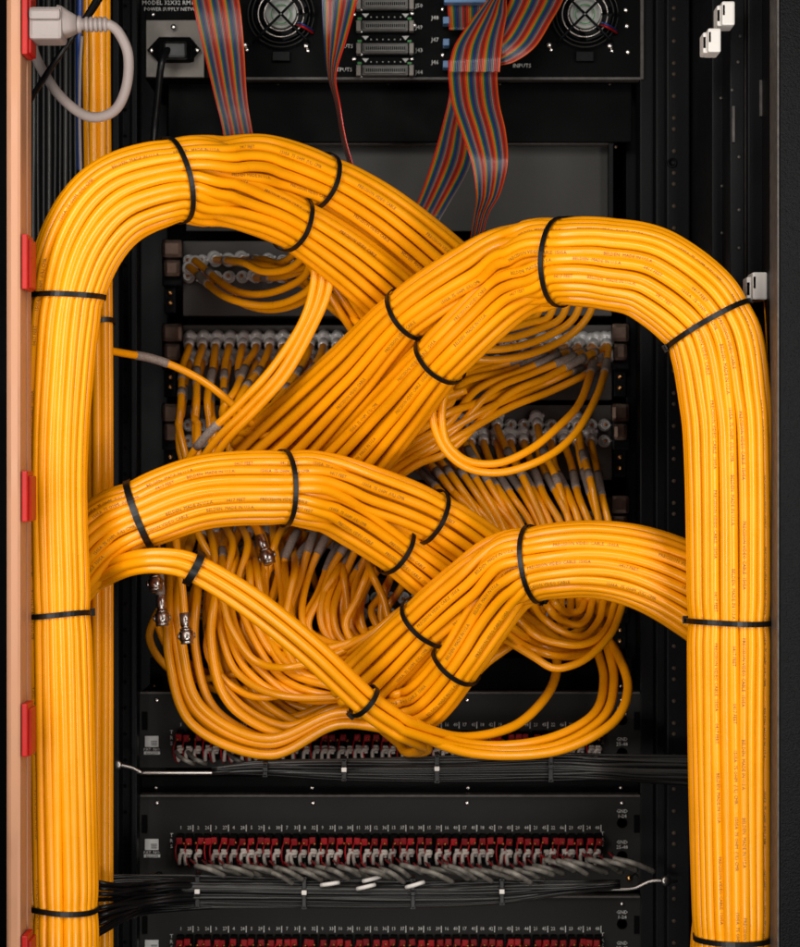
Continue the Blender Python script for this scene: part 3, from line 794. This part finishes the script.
mb.add(vs, fs, 0, True); mb.obj('plug', M['grey'], g)
mb = MB(); lathe(mb, [(.0078, 0), (.0088, .001), (.0088, .004), (.006, .005), (.006, .030), (.004, .031)], P(77, 24.3, -.035), (1, 0, 0), 0, 18)
for k in range(5): lathe(mb, [(.0062, 0), (.0076, .0006), (.0076, .0030), (.0062, .0036)], P(85+k*4.6, 24.5, -.035), (1, 0, .02), 0, 18)
mb.obj('strain_relief', M['grey'], g)
mb = MB(); tube(mb, ppath([(104, 24.5, -.035), (110, 25, -.034), (119, 33, -.030), (128, 54, -.02), (127, 84, -.005), (117, 108, .01), (100, 117, .02), (82, 114, .03), (60, 96, .05), (44, 73, .07), (34, 52, .09), (30, 30, .11), (28, 5, .13)], .005), .0052, 14); mb.obj('cord', M['grey'], g)
t = thing('thin_cable', 'thin dark grey cable slanting behind the grey power plug', 'cable', P(66, 45, .06))
mb = MB(); tube(mb, ppath([(20, 120, .10), (32, 97, .08), (48, 72, .045), (66, 46, .03), (84, 20, .04), (96, 0, .05), (110, -25, .06)], .006), .0030, 10); mb.obj('jacket', M['blk_cable'], t)
t = thing('thin_cable', 'thin black and white twisted cable crossing in front of the rear orange cables', 'cable', P(96, 8, .06))
mb = MB(); tube(mb, ppath([(84, 22, .10), (90, 14, .08), (96, 5, .07), (108, -14, .07)], .005), .0032, 10); mb.obj('jacket', M['hole'], t)
mb = MB(); tube(mb, ppath([(87, 16, .083), (91, 9, .07), (97, 0, .064), (106, -14, .064)], .005), .0014, 8); mb.obj('white_core', M['white'], t)
t = thing('thin_cable', 'blue insulated cable running down beside the rear orange cables', 'cable', P(80, 0, .16))
mb = MB(); tube(mb, ppath([(80, -25, .15), (80, 10, .15), (79, 40, .15), (79, 70, .16), (80, 170, .17)], .006), .0034, 10); mb.obj('jacket', M['blue'], t)
t = thing('thin_cable', 'thin pale grey cable running down beside the rear orange cables', 'cable', P(82, 40, .15))
mb = MB(); tube(mb, ppath([(82, 36, .13), (80.5, 60, .135), (79.5, 100, .14), (80, 140, .145), (82, 200, .15)], .006), .0018, 10); mb.obj('jacket', M['grey'], t)
for i in range(9):
    t = thing('black_cable', f'upright black cable in the row behind the copper bar, {ORD[i]} from the left', 'cable', P(33+i*5.4, 947, .2), 'upright black cables behind the copper bar')
    x = 33 + i*5.4
    mb = MB(); tube(mb, ppath([(x+random.uniform(-1, 1), -30, .26), (x+random.uniform(-1, 1), 120, .255), (x, 260, .26), (x, 600, .27), (x, 1000, .27)], .02), .0027, 8); mb.obj('jacket', M['blk_cable'] if i % 3 else M['grey_cable'], t)

# ================================================================== white tie mounts on the right
for x, y, w in ((726, 14, 'uppermost, on the door channel'), (712, 41, 'just below and left of the uppermost one'), (757, 287, 'by the tie of the right arch')):
    d = .07
    t = thing('tie_mount', 'white plastic cable tie mount, ' + w, 'tie mount', P(x, y+12, d), 'white tie mounts')
    k = 1.15 if y > 100 else 1
    mb = MB(); pbox(mb, x-9*k, y-9*k, x-3*k, y+12*k, d-.010, .028, 0, .002); pbox(mb, x-4*k, y-13*k, x+9*k, y+11*k, d-.018, .036, 0, .002); bo = mb.obj('body', M['white'], t)
    mb = MB(); pbox(mb, x-3*k, y-9*k, x-1.2*k, y+1*k, d-.0185, .004, 0); pbox(mb, x-8.6*k, y-4*k, x-6.4*k, y+7*k, d-.0105, .003, 0); mb.obj('slot', M['hole'], bo)
# ================================================================== ORANGE BUNDLES
A = Bundle('cable_bundle', 'tall left bundle of orange coax cables beside the copper bar, arching over', None,
    [(62, 1010, .050, 36), (61.5, 900, .048, 36), (60, 800, .046, 35.5), (58, 700, .045, 35), (55.5, 600, .044, 34), (53, 480, .043, 33), (57, 380, .042, 35), (65, 298, .043, 38.5), (84, 240, .048, 43), (118, 200, .058, 45.5), (172, 181, .078, 43)],
    [[(222, 176, .100, 42, .42), (266, 165, .122, 31, .95), (322, 181, .150, 28, 1), (378, 212, .178, 30, 1), (436, 258, .205, 32, 1), (472, 294, .222, 33, 1)],
     [(214, 187, .097, 42, .42), (250, 204, .115, 30, .95), (294, 224, .140, 28, 1), (345, 258, .168, 31, 1), (398, 302, .20, 33, 1), (428, 330, .215, 33, 1)]], 46, n1=25, pinch=[(174, 181), (64, 300), (56, 614), (62, 908), (323, 181), (294, 224)])
A.build(prints=5)
B = Bundle('cable_bundle', 'tall right bundle of orange coax cables beside the black door, arching over', None,
    [(736, 1010, .045, 39), (734, 930, .044, 40), (732, 800, .042, 42), (731, 700, .040, 43), (731, 600, .038, 44), (730, 470, .036, 45), (726, 400, .037, 46), (709, 325, .042, 47.5), (656, 277, .054, 47.5), (606, 264, .068, 45.5), (561, 262, .084, 44.5)],
    [[(524, 262, .100, 42, .42), (484, 267, .118, 32, .92), (408, 314, .150, 28, 1), (350, 375, .195, 34, 1), (296, 430, .235, 40, 1), (258, 466, .25, 40, 1)],
     [(530, 274, .098, 42, .42), (502, 298, .114, 32, .92), (440, 359, .145, 29, 1), (396, 410, .190, 34, 1), (350, 462, .23, 38, 1), (318, 492, .25, 38, 1)]], 50, swap=True, n1=27, pinch=[(561, 262), (709, 325), (731, 621), (734, 938), (408, 314), (440, 359)])
B.build(prints=5, flip=True)
C = Bundle('cable_bundle', 'lower left arch of orange coax cables coming out behind the tall left bundle', None,
    [(46, 612, .148, 24), (64, 582, .138, 32), (88, 549, .128, 36.5), (112, 528, .122, 36.5), (140, 515, .118, 36), (205, 492, .122, 37), (284, 488, .140, 38)],
    [[(330, 488, .155, 36, .40), (372, 494, .168, 30, .93), (431, 517, .188, 28, 1), (482, 550, .21, 29, 1), (518, 582, .225, 30, 1)],
     [(326, 498, .153, 36, .40), (354, 521, .166, 28, .93), (396, 551, .184, 25, 1), (444, 588, .205, 27, 1), (474, 614, .22, 28, 1)]], 40, n1=22, pinch=[(140, 515), (284, 488), (431, 517), (396, 551)])
C.build(prints=5)
Dd = Bundle('cable_bundle', 'lower right arch of orange coax cables coming out behind the tall right bundle', None,
    [(790, 700, .135, 46), (740, 628, .128, 47), (694, 592, .122, 45), (642, 568, .120, 41.5), (590, 559, .124, 38.5), (534, 564, .138, 38.5)],
    [[(500, 571, .150, 37, .42), (466, 589, .162, 30, .95), (425, 623, .180, 29, 1), (385, 663, .200, 31, 1), (350, 697, .215, 32, 1)],
     [(506, 581, .148, 37.5, .42), (485, 620, .161, 28.5, .95), (456, 665, .176, 26, 1), (424, 702, .196, 28, 1), (396, 714, .208, 28, 1)]], 42, swap=True, n1=23, pinch=[(534, 564), (425, 623), (456, 665)])
# each cable of this bundle runs on as a hanging loop up to its own jack
tl = sorted(Dd.cables, key=lambda c: (c['sub'] == 0, -c['e'][0]))     # outermost first
NT = 21
for k, c in enumerate(tl):
    s = k/(len(tl)-1)
    if k >= NT: continue
    s = min(1, max(0, k/(NT-1) + random.uniform(-.05, .05))); q = random.uniform(-2.2, 2.2)
    dd = .205 + .085*s + random.uniform(-.016, .016)
    x1 = 262 + 62*s + q*6; y1 = 753 - 60*s + q*3
    x2 = 186 + 110*s + q*5; y2 = 722 - 65*s + q*4
    x3 = 163 + 125*s + q*4; y3 = 655 - 45*s + q*4
    x4 = 160 + 135*s + q*7; y4 = 595 - 20*s
    x5 = 168 + 150*s; y5 = 532 + 6*q
    c['tail'] = [P(338 + 14*s, 722 - 36*s + q*3, dd), P(x1, y1, dd+.005), P(x2, y2, dd+.01), P(x3, y3, dd+.02), P(x4, y4, dd+.03), P(x5, y5, .335)]
Dd.build(prints=5, flip=True)
E = Bundle('cable_bundle', 'slim bundle of seven orange coax cables slanting down across the lower arches', None,
    [(52, 612, .170, 10), (84, 588, .150, 11), (110, 572, .120, 11.5), (136, 562.5, .100, 12.5), (166, 561, .096, 13.5), (196, 569, .098, 15.5), (250, 602, .108, 17), (310, 650, .124, 17), (362, 699, .142, 16)],
    [[(384, 716, .150, 16, 0), (412, 733, .162, 15, 0)]], 7, )
for k, c in enumerate(sorted(E.cables, key=lambda c: -c['q'][0])):
    j = k % 4; q = k*1.5
    ends = [[(460, 737, .19), (512, 727, .215), (545, 698, .24), (557, 668, .27), (552, 640, .28)],
            [(470, 744, .19), (540, 741, .205), (592, 716, .225), (604, 680, .25), (596, 645, .27)],
            [(470, 749, .185), (548, 748, .20), (602, 719, .22), (614, 680, .245), (606, 640, .26)],
            [(470, 753, .18), (552, 752, .195), (610, 725, .21), (628, 690, .23), (618, 655, .25), (600, 630, .27)]][j]
    if k < 4: c['tail'] = [P(*e) for e in ends]
    else: c['tail'] = [P(440 - 3*k, 748, .19), P(418-2*k, 752, .215), P(396, 745-k, .235), P(380, 728, .25)]
E.build()
F = Bundle('cable_bundle', 'rear orange coax cables running straight up behind the tall left bundle', None,
    [(99.5, 1010, .165, 13), (99.5, 800, .165, 13), (99.5, 600, .165, 13), (99.5, 400, .165, 13), (98, 200, .165, 13), (96.5, 80, .165, 13.5), (96, -40, .165, 14)], [[(96, -60, .165, 14, 0)]], 12)
F.build()
G = Bundle('cable_bundle', 'few orange coax cables squeezed between the tall right bundle and the door', None,
    [(774.5, 1010, .040, 3), (774.8, 700, .040, 3), (774.5, 450, .042, 3), (772, 330, .06, 3), (764, 240, .12, 3)], [[(760, 200, .14, 3, 0)]], 2)
G.build()
H = Bundle('cable_bundle', 'short orange cables showing behind the foot of the tall right bundle', None,
    [(700, 1010, .12, 9), (699, 960, .12, 9), (702, 920, .125, 9), (712, 880, .13, 9)], [[(730, 820, .14, 9, 0)]], 5)
H.build()

# ties
A.tie(174, 181, 'black tie over the top of the left arch', 0, head=-.30)
A.tie(64, 300, 'black tie across the tall left bundle where it starts to bend', 0, tilt=-.20)
A.tie(56, 614, 'black tie straight across the middle of the tall left bundle', 0, head=PI+.30)
A.tie(62, 908, 'lowest black tie, across the foot of the tall left bundle', 0, tilt=.06)
A.tie(323, 181, 'black tie round the upper branch of the left arch', 0)
A.tie(294, 224, 'black tie round the lower branch of the left arch', 1)
B.tie(561, 262, 'black tie over the top of the right arch', 0, head=PI+.30)
B.tie(709, 325, 'black tie on the shoulder of the right arch with its head inside the bend', 0, head=0.15 + PI if False else 0.0)
B.tie(731, 621, 'black tie straight across the middle of the tall right bundle', 0, head=-.30)
B.tie(734, 938, 'black tie at the foot of the tall right bundle', 0)
B.tie(408, 314, 'black tie round the upper branch of the right arch', 0)
B.tie(440, 359, 'black tie round the lower branch of the right arch', 1)
C.tie(140, 515, 'wide black tie at the left start of the lower left arch', 0, w=.0075, head=PI+.35)
C.tie(284, 488, 'black tie over the top of the lower left arch', 0, w=.0055)
C.tie(431, 517, 'black tie round the upper branch of the lower left arch', 0)
C.tie(396, 551, 'black tie round the lower branch of the lower left arch', 1)
Dd.tie(534, 564, 'black tie over the top of the lower right arch', 0, head=-.30)
Dd.tie(425, 623, 'black tie round the upper branch of the lower right arch', 0)
Dd.tie(456, 665, 'black tie round the lower branch of the lower right arch', 1)
E.tie(193, 568, 'wide black tie near the upper end of the slim slanting bundle', 0, w=.0085)
E.tie(364, 701, 'black tie with square head at the lower end of the slim slanting bundle', 0, w=.006, head=PI*1.0)
F.tie(99, 322, 'thin black tie on the rear orange cables under the left arch', 0)

# ================================================================== LOOSE ORANGE CABLES
def rnd(a): return random.uniform(-a, a)
# topmost panel, left: long flat loops drawn to the left arch
c1 = [((190, 268), (225, 296), (270, 306), (308, 292), (320, 262), (306, 236)), ((196, 262), (232, 290), (268, 294), (300, 280), (308, 258), (298, 232)), ((204, 277), (240, 304), (275, 311), (306, 298), (318, 272), (312, 240)),
      ((216, 259), (240, 263), (262, 270), (290, 268), (304, 252), (300, 225)), ((230, 261), (258, 262), (282, 268), (302, 266), (318, 256), (330, 240)), ((243, 259), (262, 258), (278, 262), (292, 255), (298, 240), (292, 220)),
      ((256, 277), (282, 276), (304, 272), (322, 270), (336, 266), (350, 258)), ((270, 261), (292, 270), (312, 284), (334, 300), (356, 322), (380, 350)), ((283, 277), (302, 284), (318, 296), (338, 312), (358, 330), (384, 352))]
for i, c in enumerate(c1):
    j, p = c[0], c[1:]
    ct = [(j[0], j[1], .335), (j[0]+2, j[1]+1, .324)] + [(x, y, .255 - .022*k + .012*(i % 3)) for k, (x, y) in enumerate(p)]
    loose(ct, f'sleeved orange cable looping from the topmost panel, {ORD[i]} plug from the left', 'loops under the left arch', sleeves=((.018, .052),) if i % 2 == 0 else ((.02, .04),), jig=2)
for i in range(5):
    x = 312 + i*11
    loose([(x-16, 246-i*1.5, .19), (x-4, 262, .185), (x+14, 288+i*2, .19), (x+34, 318+i*3, .20), (x+52, 350, .215), (x+66, 385, .23)], f'orange cable dropping behind the crossing arches, {ORD[i]} from the left', 'strands under the left arch', plug=False, jig=2)
# bright trio falling from the left arch to the lower left
for i, (dx, dy) in enumerate(((0, 0), (10, 4), (20, 5))):
    loose([(296+dx*.9, 232, .165), (313+dx*.8, 262, .165), (312+dx*.8, 292, .168), (300+dx*.7, 326, .172), (272+dx*.8, 368+dy, .180), (238+dx*.9, 405+dy, .190), (206+dx, 436+dy, .20), (184+dx*1.1, 466+dy, .215), (166+dx, 500, .23)],
          f'bright orange cable slanting across the second panel, {ORD[i]} of three from the left', 'bright diagonal trio', plug=False, sleeves=((.255, .30),) if i == 0 else ())
loose([(98, 345, .165), (108, 350, .172), (128, 354, .19), (150, 358, .202), (176, 367, .206), (204, 382, .212), (232, 404, .22), (256, 430, .235), (275, 462, .25)], 'lone orange cable with printed grey sleeve crossing the left rail', None, plug=False, sleeves=((.056, .104),))
# second panel, left: hanging fan
k = 0
for i in range(24):
    x = 189 + (i//2)*13.4; row = i % 2; y = 345 + row*16
    s = i/23
    if i < 10:
        ct = [(x, y, .335), (x-1, y+6, .325), (x-5, y+24, .311), (x-10+i, y+55, .274), (x-11+i*1.6, 425, .268), (x-6+i*1.2, 455, .262), (x+4, 490, .26)]
    else:
        ct = [(x, y, .335), (x-1, y+6, .325), (x-6-4*s, y+22, .310), (x-17-10*s, y+46, .272), (x-26-12*s, 418 - 14*s, .258), (x-16-4*s, 438 - 12*s, .242), (x+22, 440 - 8*s, .226), (x+80, 424-18*s, .222), (x+130, 390, .225)]
    loose(ct, f'sleeved orange cable hanging from the second panel, {ORD[i]} plug from the left', 'cables hanging from the second panel at left', sleeves=((.022, .058),) if i % 3 else ((.022, .045), (.06, .078)), jig=2.6)
for i in range(6):
    x = 392 + i*13.4
    pass
# arcs just under the right arch
for i in range(5):
    ct = [(596-13*i, 296, .27), (587-13*i, 318, .265), (566-12*i, 338-5*i, .26), (530-10*i, 354-8*i, .25), (492-8*i, 360-10*i, .24), (456-6*i, 356-10*i, .235), (430, 345, .24)]
    loose(ct, f'orange cable curving close under the right arch, {ORD[i]} counted from the outermost', 'arcs under the right arch', plug=False)
# second panel, right: long cables drawn down to the left
for i in range(11):
    x = 605.5 - (i*14//12//2)*13.4; row = i % 2; y = 345 + row*16
    s = i/11
    ct = [(x, y, .335), (x-3, y+4, .325), (x-22, y+14 - 4*s, .282), (max(x-58, 474), y+32 - 14*s, .268), (max(x-100, 462-6*s), y+52-24*s, .25), (452-10*s, 448-72*s, .236), (418-10*s, 466-66*s, .236), (380, 490-60*s, .245)]
    loose(ct, f'sleeved orange cable drawn leftwards from the second panel, {ORD[i]} plug from the right', 'cables drawn left from the second panel at right', sleeves=((.020, .062),) if i % 2 else ((.018, .034), (.05, .085)), jig=1.6)
for i, (x0, y0) in enumerate(((607, 345), (593, 347))):
    o = i
    loose([(x0, y0, .335), (x0+1, y0+6, .322), (x0-3, 375, .272), (x0-14+0*o, 404, .245), (573-14*o, 436-10*o, .222), (545-14*o, 458-9*o, .205), (505-6*o, 472-9*o, .195), (470-2*o, 469-8*o, .188), (445+3*o, 450-6*o, .182), (433+9*o, 420, .178), (436+9*o, 394, .18), (452+8*o, 372, .19), (474, 350, .21)],
          ('outer' if i == 0 else 'inner') + ' long orange loop dropping from the rightmost plugs of the second panel', None, sleeves=((.030, .068),))
# third panel: hanging fan with grey sleeves
N3 = 30
for i in range(N3):
    x = 403.4 + (i//2)*13.4 + (0 if i % 2 else 0); row = i % 2; y = 425 + row*16
    if row == 0 and x > 470 and (i//2) % 3 != 1: continue
    s = (x-403)/(190)
    x2 = 478 + (x-403)*.70
    tail = [(x2+6, 575, .26), (x2+8, 615, .27)]
    ct = [(x, y, .335), (x+1, y+6, .325), (x+4+8*(1-s), y+24, .310), (x+(x2-x)*.55, y+55, .272), (x2, 530, .264)] + tail
    loose(ct, f'orange cable hanging from the third panel, {ORD[i]} plug place from the left', 'cables hanging from the third panel', sleeves=((.036, .075),) if i % 2 else ((.022, .050), (.065, .085)), jig=1.8)
# hanging loops under the lower right arch
UL = [[(628, 585), (622, 606), (612, 632), (592, 654), (573, 665), (553, 668), (534, 657), (506, 640), (478, 622)],
      [(622, 588), (614, 606), (609, 624), (598, 638), (580, 645), (558, 643), (535, 635), (514, 616), (496, 596)],
      [(612, 586), (604, 600), (599, 620), (584, 636), (563, 632), (542, 617), (532, 602), (522, 586)],
      [(602, 586), (593, 600), (588, 617), (577, 625), (563, 621), (550, 610), (540, 592)],
      [(594, 584), (586, 598), (580, 611), (568, 613), (556, 604), (548, 590)],
      [(610, 630), (596, 648), (574, 656), (550, 655), (523, 645), (500, 626), (478, 606)],
      [(600, 640), (582, 651), (556, 650), (530, 640), (508, 624), (486, 604)]]
for i, c in enumerate(UL):
    n = len(c)
    ct = [(x, y, (.255 if i < 5 else .245) - .055*math.sin(PI*min(1, k/(n-1)*.75)) + .010*i*(k < n-2) - (.0 if i < 5 else .03)) for k, (x, y) in enumerate(c)]
    loose(ct, f'orange cable hanging under the lower right arch, {ORD[i]} counted from the outermost', 'U loops under the lower right arch', plug=False)
for i in range(7):
    x = 612 - 13*i
    loose([(x, 592, .30), (x-4, 612, .295), (x-22, 634-3*i*.6, .285), (x-48, 640-3*i, .275), (x-76, 626-3*i, .265), (x-100, 604-2*i, .255)], f'dim orange cable deep behind the lower right loops, {ORD[i]} from the right', 'deep strands under the lower right arch', plug=False, jig=3)
for i in range(3):
    loose([(520-6*i, 640+i*2, .24), (502-4*i, 652+i*2, .236), (484-3*i, 668+2*i, .24), (462-4*i, 694, .25), (440-4*i, 716, .26), (415, 735, .27)], f'dark orange cable slipping behind the lower right arch, {ORD[i]} from the right', 'strands behind the lower right arch', plug=False, jig=1.5)
# fourth panel: cables behind the slim bundle
for i in range(28):
    x = 208 + i*8.2; row = i % 2; y = 517 + row*16
    s = i/27
    ct = [(x, y, .335), (x-1, y+6, .325), (x-8-6*s, y+24, .280), (x-22-10*s, y+58, .268), (x-34-8*s, 622 - 8*s, .258), (x-26, 652-14*s, .25), (x+6+10*s, 668-28*s, .238), (max(x+50, 360+20*s), 655-40*s, .226), (max(x+90, 405), 622-34*s, .222), (470, 585, .23)]
    if i < 10:
        ct = [(x, y, .335), (x-1, y+6, .325), (x+4, y+30, .276), (x+4+5*rnd(1), 585, .262), (x+8, 628, .25), (x+34, 672, .236), (x+80, 700-2*i, .226), (370, 690, .22), (430, 650, .23)]
    loose(ct, f'orange cable hanging behind the slim slanting bundle, {ORD[i]} plug from the left', 'cables hanging from the fourth panel', sleeves=((.03, .075),) if i > 10 else ((.02, .03),), jig=4.5)
# a few that cross the other way
for i, (a, b) in enumerate((((176, 655), (345, 716)), ((262, 606), (352, 668)), ((214, 560), (330, 640)))):
    loose([(a[0]-22, a[1]-38, .285), (a[0], a[1], .275), ((a[0]+b[0])/2-10, (a[1]+b[1])/2+6, .272), (b[0], b[1], .262), (b[0]+60, b[1]-16, .25)], f'orange cable slanting down behind the hanging loops, {ORD[i]} from the left', 'slanting cables behind the loops', plug=False, jig=2)
TG = random.Random(31)
for i in range(16):
    x0 = 185 + 13*i + TG.uniform(-8, 8); dx = TG.uniform(-34, 22); yb = max(668, 690 - .25*(x0-185) + TG.uniform(-30, 14)); d = TG.uniform(.25, .31)
    loose([(x0, 540+TG.uniform(-8, 14), .335), (x0+TG.uniform(-5, 5), 566, d), (x0+dx*.55, 566 + (yb-606)*.5, d-.01), (x0+dx, yb-40, d-.015), (x0+dx+26, yb-6, d-.02), (x0+dx+70, yb+TG.uniform(-6, 10), d-.03), (max(x0+dx+120, 385), yb-34, .24)],
          f'orange cable in the tangle behind the hanging loops, {ORD[i]} start from the left', 'tangle behind the hanging loops', sleeves=((.03, .06),) if i % 3 == 0 else ())
# unplugged ends hanging free
for i, (x, y0, y1, tl_) in enumerate(((152, 545, 566, 2), (158, 560, 600, 3), (177, 548, 618, 8), (252, 520, 540, 9))):
    loose([(x-4, y0-60, .24), (x-2, y0-20, .225), (x, y0, .215), (x+tl_*.6, (y0+y1)/2, .21), (x+tl_, y1, .208)], 'orange cable with loose silver plug, ' + ['next to the rail behind the slim bundle', 'just under the first loose plug', 'below the wide tie of the slim bundle', 'under the top of the lower left arch'][i], None, plug=False, plug_end=True, sleeves=((.06, .2),) if i in (1,) else ())

# ================================================================== CAMERA, LIGHT, WORLD
cam = bpy.data.cameras.new('camera'); co = bpy.data.objects.new('camera', cam); COL.objects.link(co)
co.location = (0, -D, 0); co.rotation_euler = (PI/2, 0, 0)
cam.sensor_fit = 'VERTICAL'; cam.sensor_height = 24; cam.lens = 24*D/.947; cam.clip_end = 50; cam.clip_start = .05
S.camera = co
cam.dof.use_dof = True; cam.dof.focus_distance = D + .03; cam.dof.aperture_fstop = 8
def area(name, loc, target, size, power, col=(1, 1, 1), sy=None):
    l = bpy.data.lights.new(name, 'AREA'); l.energy = power; l.color = col; l.size = size
    if sy: l.shape = 'RECTANGLE'; l.size_y = sy
    o = bpy.data.objects.new(name, l); COL.objects.link(o); o.location = loc
    o.rotation_euler = (Vector(target) - Vector(loc)).to_track_quat('-Z', 'Y').to_euler()
    return o
area('left_lamp', (-.50, -.66, .12), (-.08, .1, 0), .24, 5.6, (1, .96, .91), sy=1.0)
area('right_lamp', (.52, -.66, .06), (.08, .1, 0), .24, 4.9, (1, .96, .91), sy=1.0)
area('top_lamp', (-.08, -.78, .62), (0, .1, .05), .7, 3.6, (1, .96, .91), sy=.22)
area('low_lamp', (.0, -.78, -.64), (0, .1, -.1), .6, 2.4, (1, .96, .91), sy=.2)
w = bpy.data.worlds.new('World'); S.world = w; w.use_nodes = True
w.node_tree.nodes['Background'].inputs[0].default_value = (.9, .95, 1, 1); w.node_tree.nodes['Background'].inputs[1].default_value = .01
S.view_settings.view_transform = 'Standard'; S.view_settings.look = 'None'; S.view_settings.exposure = .2; S.view_settings.gamma = 1
S.cycles.max_bounces = 4; S.cycles.diffuse_bounces = 2; S.cycles.use_denoising = True
